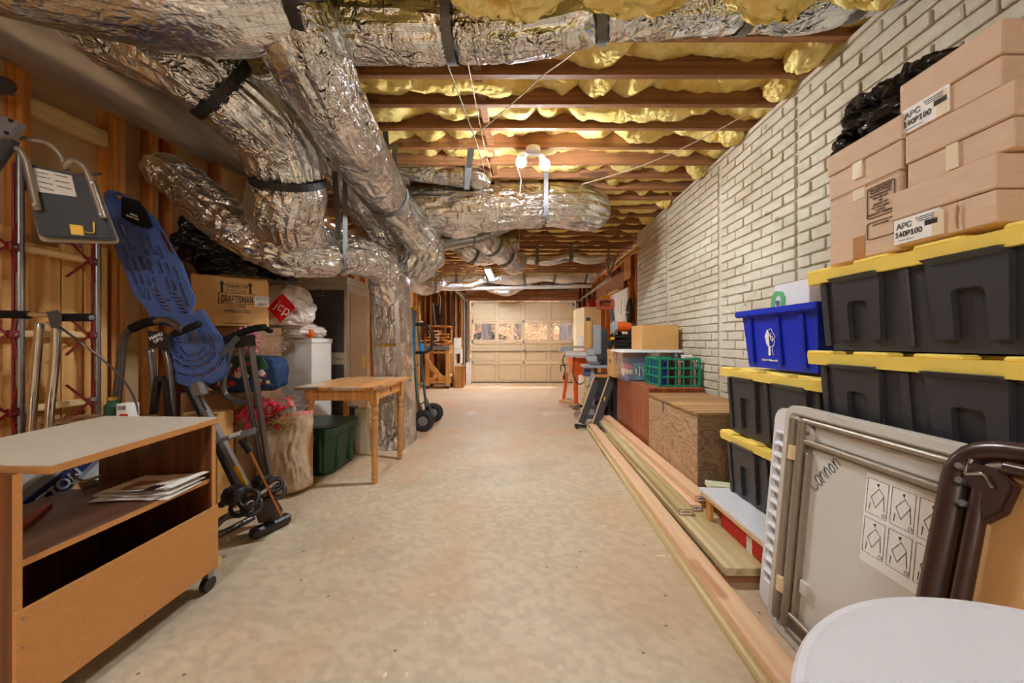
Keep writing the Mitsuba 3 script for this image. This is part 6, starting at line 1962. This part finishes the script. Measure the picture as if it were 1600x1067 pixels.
def bandsaw():
    k = thing('bandsaw', 'gray bandsaw on a stand behind the black folded stand', 'power tool')
    x0, y0 = 1.06, 5.0
    add(k, 'base', hull([(x0 - .02, y0, .002), (x0 + .5, y0, .002), (x0 + .5, y0 + .4, .002), (x0 - .02, y0 + .4, .002), (x0 + .06, y0 + .05, .62), (x0 + .42, y0 + .05, .62), (x0 + .42, y0 + .35, .62), (x0 + .06, y0 + .35, .62)]), DGRAY)
    add(k, 'base_panel', mv(ext([(.10, .05), (.26, .05), (.26, .30), (.20, .42), (.12, .30)], .01), frame((x0, y0 + .025, .08), (1, 0, 0), (0, .07, 1))), LGRAY)
    for z in (.1, .24):
        add(k, 'base_rail', box(x0 + .0, x0 + .56, y0 - .04, y0 - .01, z, z + .07, .004), DGRAY if z > .2 else BLACK)
    add(k, 'leg', box(x0 - .08, x0 - .0, y0 - .02, y0 + .1, .002, .72, .005), LGRAY)
    add(k, 'table', box(x0 - .16, x0 + .22, y0 - .1, y0 + .25, .72, .76, .006), LGRAY)
    add(k, 'trunnion', mv(blob((0, 0, 0), (.11, .1, .07), 3, 3, .2, 2), tr(x0 + .0, y0, .84)), LGRAY, True)
    add(k, 'column', box(x0 + .10, x0 + .19, y0, y0 + .16, .76, 1.28, .01), DGRAY)
    add(k, 'upper_guard', box(x0 - .02, x0 + .11, y0 - .01, y0 + .14, .88, 1.34, .02), LGRAY)
    add(k, 'fence_block', box(x0 - .10, x0 + .01, y0 - .06, y0 + .1, .90, 1.0, .01), LGRAY)
    add(k, 'motor', cyl((x0 + .02, y0 - .05, .86), (x0 + .10, y0 - .05, .86), .06, 18), DGRAY, 30)
    b = thing('glue_bottle', 'tall tan bottle with a black cap in front of the cream cabinet', 'bottle')
    o = np.array([x0 + .0, y0 - .0, 1.0])
    add(b, 'body', mv(lathe([(0, 0), (.058, 0), (.062, .02), (.062, .34), (.05, .38), (.028, .395), (0, .395)], 24), tr(x0 - .085, y0 + .0, 1.003)), CARD_TAN, 30)
    add(b, 'cap', mv(lathe([(0, .395), (.03, .395), (.03, .44), (0, .44)], 20), tr(x0 - .085, y0, 1.003)), BLACK, 30)


bandsaw()


def table_saw():
    k = thing('table_saw', 'table saw with a wide tan top on orange steel legs', 'power tool')
    x0, x1, y0, y1 = .86, 1.35, 5.7, 6.35
    add(k, 'top', box(x0 - .16, x1, y0, y1, .99, 1.02, .006), LAMINATE)
    add(k, 'extension_wing', box(x0 - .22, x0 - .02, y0 - .05, y0 + .25, .93, 1.0, .006), LGRAY)
    add(k, 'fence_tube', cyl((x0 - .14, y0 - .1, .90), (x0 + .22, y0 - .12, .88), .055, 16), WHITE, 30)
    add(k, 'fence_end', cyl((x0 + .22, y0 - .12, .88), (x0 + .27, y0 - .12, .88), .06, 16), SLATE, 30)
    add(k, 'cabinet', hull([(x0 + .02, y0, .55), (x1 - .1, y0, .55), (x1 - .1, y1 - .1, .55), (x0 + .02, y1 - .1, .55), (x0 - .02, y0, .93), (x1, y0, .93), (x1, y1, .93), (x0 - .02, y1, .93)]), ORANGE)
    for a, b in (((x0 + .06, y0 + .0, .56), (x0 + .02, y0 - .10, .06)), ((x0 - .06, y0 + .3, .56), (x0 - .14, y0 + .2, .06)), ((x1 - .15, y0, .56), (x1, y0 - .1, .06)), ((x1 - .15, y1 - .1, .56), (x1, y1, .06))):
        add(k, 'leg', bar(a, b, .075, .05, (1, 0, 0), .006), ORANGE)
    add(k, 'leg_panel', hull([(x0 - .0, y0 - .08, .06), (x0 + .07, y0 - .08, .06), (x0 + .08, y0 - .01, .9), (x0 - .0, y0 - .01, .9)] + [(x0 + .03, y0 + .02, .06), (x0 + .05, y0 + .05, .9)]), ORANGE)
    add(k, 'shelf_rail', bar((x0 - .2, y0 + .2, .09), (x0 + .25, y0 - .2, .06), .05, .06, (0, 0, 1), .004), PINE_Y)
    add(k, 'cord', tube([(x0 - .13, y0 - .13, .92), (x0 - .19, y0 - .15, .8), (x0 - .15, y0 - .16, .66), (x0 - .17, y0 - .16, .55)], .009, 8), BLACK, True)
    add(k, 'plug', box(x0 - .185, x0 - .155, y0 - .175, y0 - .145, .49, .56, .005), BLACK)
    add(k, 'crank_handle', bent([(x0 - .12, y0 - .12, .72), (x0 - .22, y0 - .14, .72), (x0 - .22, y0 - .14, .62)], .008, 8, .01), BLACK)
    add(k, 'cord', tube([(x0 + .0, y0 - .14, .85), (x0 - .03, y0 - .16, .6), (x0 + .06, y0 - .17, .42), (x0 + .15, y0 - .16, .45)], .007, 8), BLACK, True)
    for x in (x0 + .02, x1 - .02):
        add(k, 'base_foot', box(x - .05, x + .05, y0 - .14, y1, .002, .06, .004), STEEL)


table_saw()


def miter_saw():
    bn = thing('tool_bench', 'black tool bench under the orange miter saw', 'workbench')
    x0, x1, y0, y1 = 1.22, 1.66, 4.52, 4.9
    add(bn, 'top', box(x0, x1, y0, y1, 1.04, 1.07, .004), BLACK)
    add(bn, 'front_panel', box(x0 + .01, x1, y0 + .01, y0 + .03, .78, 1.04, .004), BLACK)
    for x in (x0 + .03, x1 - .03):
        for y in (y0 + .05, y1 - .03):
            add(bn, 'leg', box(x - .02, x + .02, y - .02, y + .02, .002, 1.04, .003), DGRAY)
    k = thing('miter_saw', 'orange and gray miter saw with a raised handle on the black bench', 'power tool')
    o = np.array([1.33, 4.7, 1.07])
    add(k, 'base', cat_([box(o[0] - .14, o[0] + .24, 4.58, 4.8, 1.072, 1.12, .01), box(o[0] - .10, o[0] + .30, 4.6, 4.63, 1.15, 1.18, .004)]), BLACK)
    add(k, 'fence', box(o[0] - .1, o[0] + .3, 4.76, 4.79, 1.12, 1.2, .004), BLACK)
    add(k, 'motor', mv(lathe([(0, 0), (.06, 0), (.065, .02), (.065, .13), (.05, .18), (0, .19)], 24), tr(o[0] - .03, 4.66, 1.30) @ rot('y', 90)), ORANGE, 30)
    add(k, 'motor_cap', cyl((o[0] + .13, 4.66, 1.30), (o[0] + .19, 4.66, 1.30), .05, 20), DGRAY, 30)
    add(k, 'blade_guard', cyl((o[0] - .10, 4.64, 1.29), (o[0] - .05, 4.64, 1.29), .085, 24), LGRAY, 30)
    add(k, 'blade', cyl((o[0] - .08, 4.64, 1.27), (o[0] - .077, 4.64, 1.27), .1, 28), STEEL, 30)
    add(k, 'arm', bar((o[0] - .08, 4.68, 1.35), (o[0] - .10, 4.70, 1.56), .05, .05, (1, 0, 0), .006), DGRAY)
    add(k, 'pivot_arm', bar((o[0] + .05, 4.74, 1.1), (o[0] + .0, 4.72, 1.28), .05, .05), BLACK)
    h = sg.box(-.10, -.045, .10, .055).buffer(.02).difference(sg.box(-.07, -.015, .06, .025).buffer(.01))
    add(k, 'handle', mv(bevel_ext(h, .045, .006), frame((o[0] - .19, 4.70, 1.60), (1, 0, 0), (0, 0, 1))), mat('handle_red', lin(150, 62, 44), .5))
    add(k, 'handle_grip', box(o[0] - .27, o[0] - .11, 4.652, 4.708, 1.628, 1.662, .01), BLACK)
    add(k, 'yellow_knob', box(o[0] - .14, o[0] - .09, 4.56, 4.62, 1.12, 1.16, .01), YELLOWP)


miter_saw()

k = thing('metal_cabinet', 'cream metal cabinet with a slanted front near the garage door', 'cabinet')
x0 = (900 - CX) / 65.; y = 8.3
add(k, 'body', hull([(x0, 8.3, .002), (x0 + .16, 8.1, .002), (1.98 - .1, 8.1, .002), (1.88, 8.75, .002), (x0, 8.75, .002)] + [(x0, 8.3, 1.88), (x0 + .16, 8.1, 1.91), (1.88, 8.1, 1.91), (1.88, 8.75, 1.91), (x0, 8.75, 1.88)]), CREAM)
add(k, 'side_panel', mv(box(-.09, .09, -.003, .004, .05, 1.2, .002), tr(x0 + .075, 8.195, .02) @ rot('z', -51)), WHITE)
add(k, 'lock_plate', box(x0 + .40, x0 + .54, 8.085, 8.1, 1.05, 1.24, .004), CARD_DARK)
add(k, 'handle', box(x0 + .33, x0 + .38, 8.075, 8.1, 1.0, 1.12, .004), CHROME)
for i in range(5):
    add(k, 'sticker', box(x0 + .33 + .02 * (i % 3), x0 + .34 + .02 * (i % 3), 8.094, 8.1, 1.3 + .06 * i, 1.34 + .06 * i), INK)
k = thing('red_toolbox', 'small red toolbox on top of the cream metal cabinet', 'toolbox')
add(k, 'body', box(1.60, 1.86, 8.2, 8.4, 1.912, 2.04, .01), RED)
add(k, 'lid', hull([(1.60, 8.2, 2.042), (1.86, 8.2, 2.042), (1.86, 8.4, 2.042), (1.60, 8.4, 2.042), (1.64, 8.25, 2.10), (1.82, 8.25, 2.10), (1.82, 8.35, 2.1), (1.64, 8.35, 2.1)]), RED)
add(k, 'handle', bent([(1.66, 8.3, 2.09), (1.67, 8.3, 2.15), (1.79, 8.3, 2.15), (1.8, 8.3, 2.09)], .01, 8, .02), BLACK)
k = thing('paneled_door', 'white six-panel door leaning against the right stud wall', 'door')
d0, d1 = 5.95, 6.86
xd = 1.845
outl = sg.box(0, 0, .91, 2.03)
hol = [sg.box(a, b, a + .27, c) for a in (.12, .52) for b, c in ((.2, .75), (.9, 1.45), (1.6, 1.88))]
Md = frame((xd, d1, .004), (0, -1, 0), (.0, 0, 1))
add(k, 'stile_frame', mv(ext(outl.difference(so.unary_union(hol)), .012), Md), WHITE)
add(k, 'core', mv(ext(outl, .026), Md @ tr(0, 0, -.026)), WHITE)
for h in hol:
    add(k, 'panel', mv(bevel_ext(h.buffer(-.035, join_style=2), .010, .006), Md), WHITE)
k = thing('power_cord', 'coiled black cord hanging at the near edge of the white door', 'cord')
for i in range(5):
    c = np.array([1.80, 5.70 + .012 * i, 1.52])
    ang = np.linspace(.3, 2 * np.pi + .2, 40)
    add(k, 'loop', sweep(np.stack([c[0] + .02 * np.sin(3 * ang + i), c[1] + (.075 + .006 * i) * np.cos(ang), c[2] + (.24 + .018 * i) * np.sin(ang)], 1), lambda q, s, a: np.full(8, .008), 8)[0], BLACK, True)
add(k, 'tail', tube([(1.80, 5.68, 1.3), (1.80, 5.66, 1.0), (1.82, 5.68, .5)], .008, 8), BLACK, True)
add(k, 'hook', bent([(1.9, 5.72, 1.80), (1.80, 5.72, 1.78), (1.80, 5.72, 1.74)], .008, 8, .02), STEEL)
k = thing('yellow_lamp', 'yellow work lamp with a white round head hanging from the board over the door', 'lamp')
o = P(948, 466, 7.2); o[0] = min(o[0], 1.80)
add(k, 'body', hull([o + d for d in ((-.13, 0, .05), (.08, 0, .06), (.08, 0, -.03), (-.13, 0, -.01), (-.13, .07, .04), (.08, .07, .05), (.08, .07, -.03))]), YELLOWP)
add(k, 'head', cyl(o + (.09, -.02, 0), o + (.14, .02, 0), .09, 24), WHITE, 30)
add(k, 'cord', tube([o + (.1, 0, -.07), o + (.1, 0, -.5), o + (.08, 0, -.9)], .02, 8), LAMINATE, True)
add(k, 'hook', bent([o + (.0, .03, .05), o + (0, .03, .16), o + (.13, .1, .2)], .008, 8), STEEL)
k = thing('shop_brush', 'red bench brush lying on the ledge of the high board over the white door', 'brush')
o = np.array([1.84, 6.62, 2.425])
add(k, 'back', box(1.78, 1.86, 6.45, 6.85, 2.452, 2.49, .008), REDBRIGHT)
add(k, 'bristles', box(1.785, 1.855, 6.46, 6.84, 2.424, 2.452, .004), BLACK)
k = thing('switch_box', 'dark electrical box with a red tag high on the right studs', 'electrical box')
add(k, 'box', box(1.82, 1.9, 6.9, 7.0, 2.46, 2.56, .006), BLACK)
add(k, 'red_tag', box(1.80, 1.83, 7.02, 7.1, 2.44, 2.52, .006), RED)
k = thing('wall_board', 'bare plywood patch on the studs above the white door', 'board')
add(k, 'panel', box(1.88, 1.898, 5.95, 6.34, 2.2, 2.62, .003), HONEY)
k = thing('handsaw', 'saw with a tan handle hanging at the cream cabinet', 'saw')
o = P(937, 462, 8.0)
add(k, 'pole', cyl((1.76, 8.6, 1.92), (1.80, 8.7, 2.62), .014, 10), PINE_Z, 30)
add(k, 'head', box(1.72, 1.84, 8.62, 8.66, 1.915, 1.98, .006), GRAY)
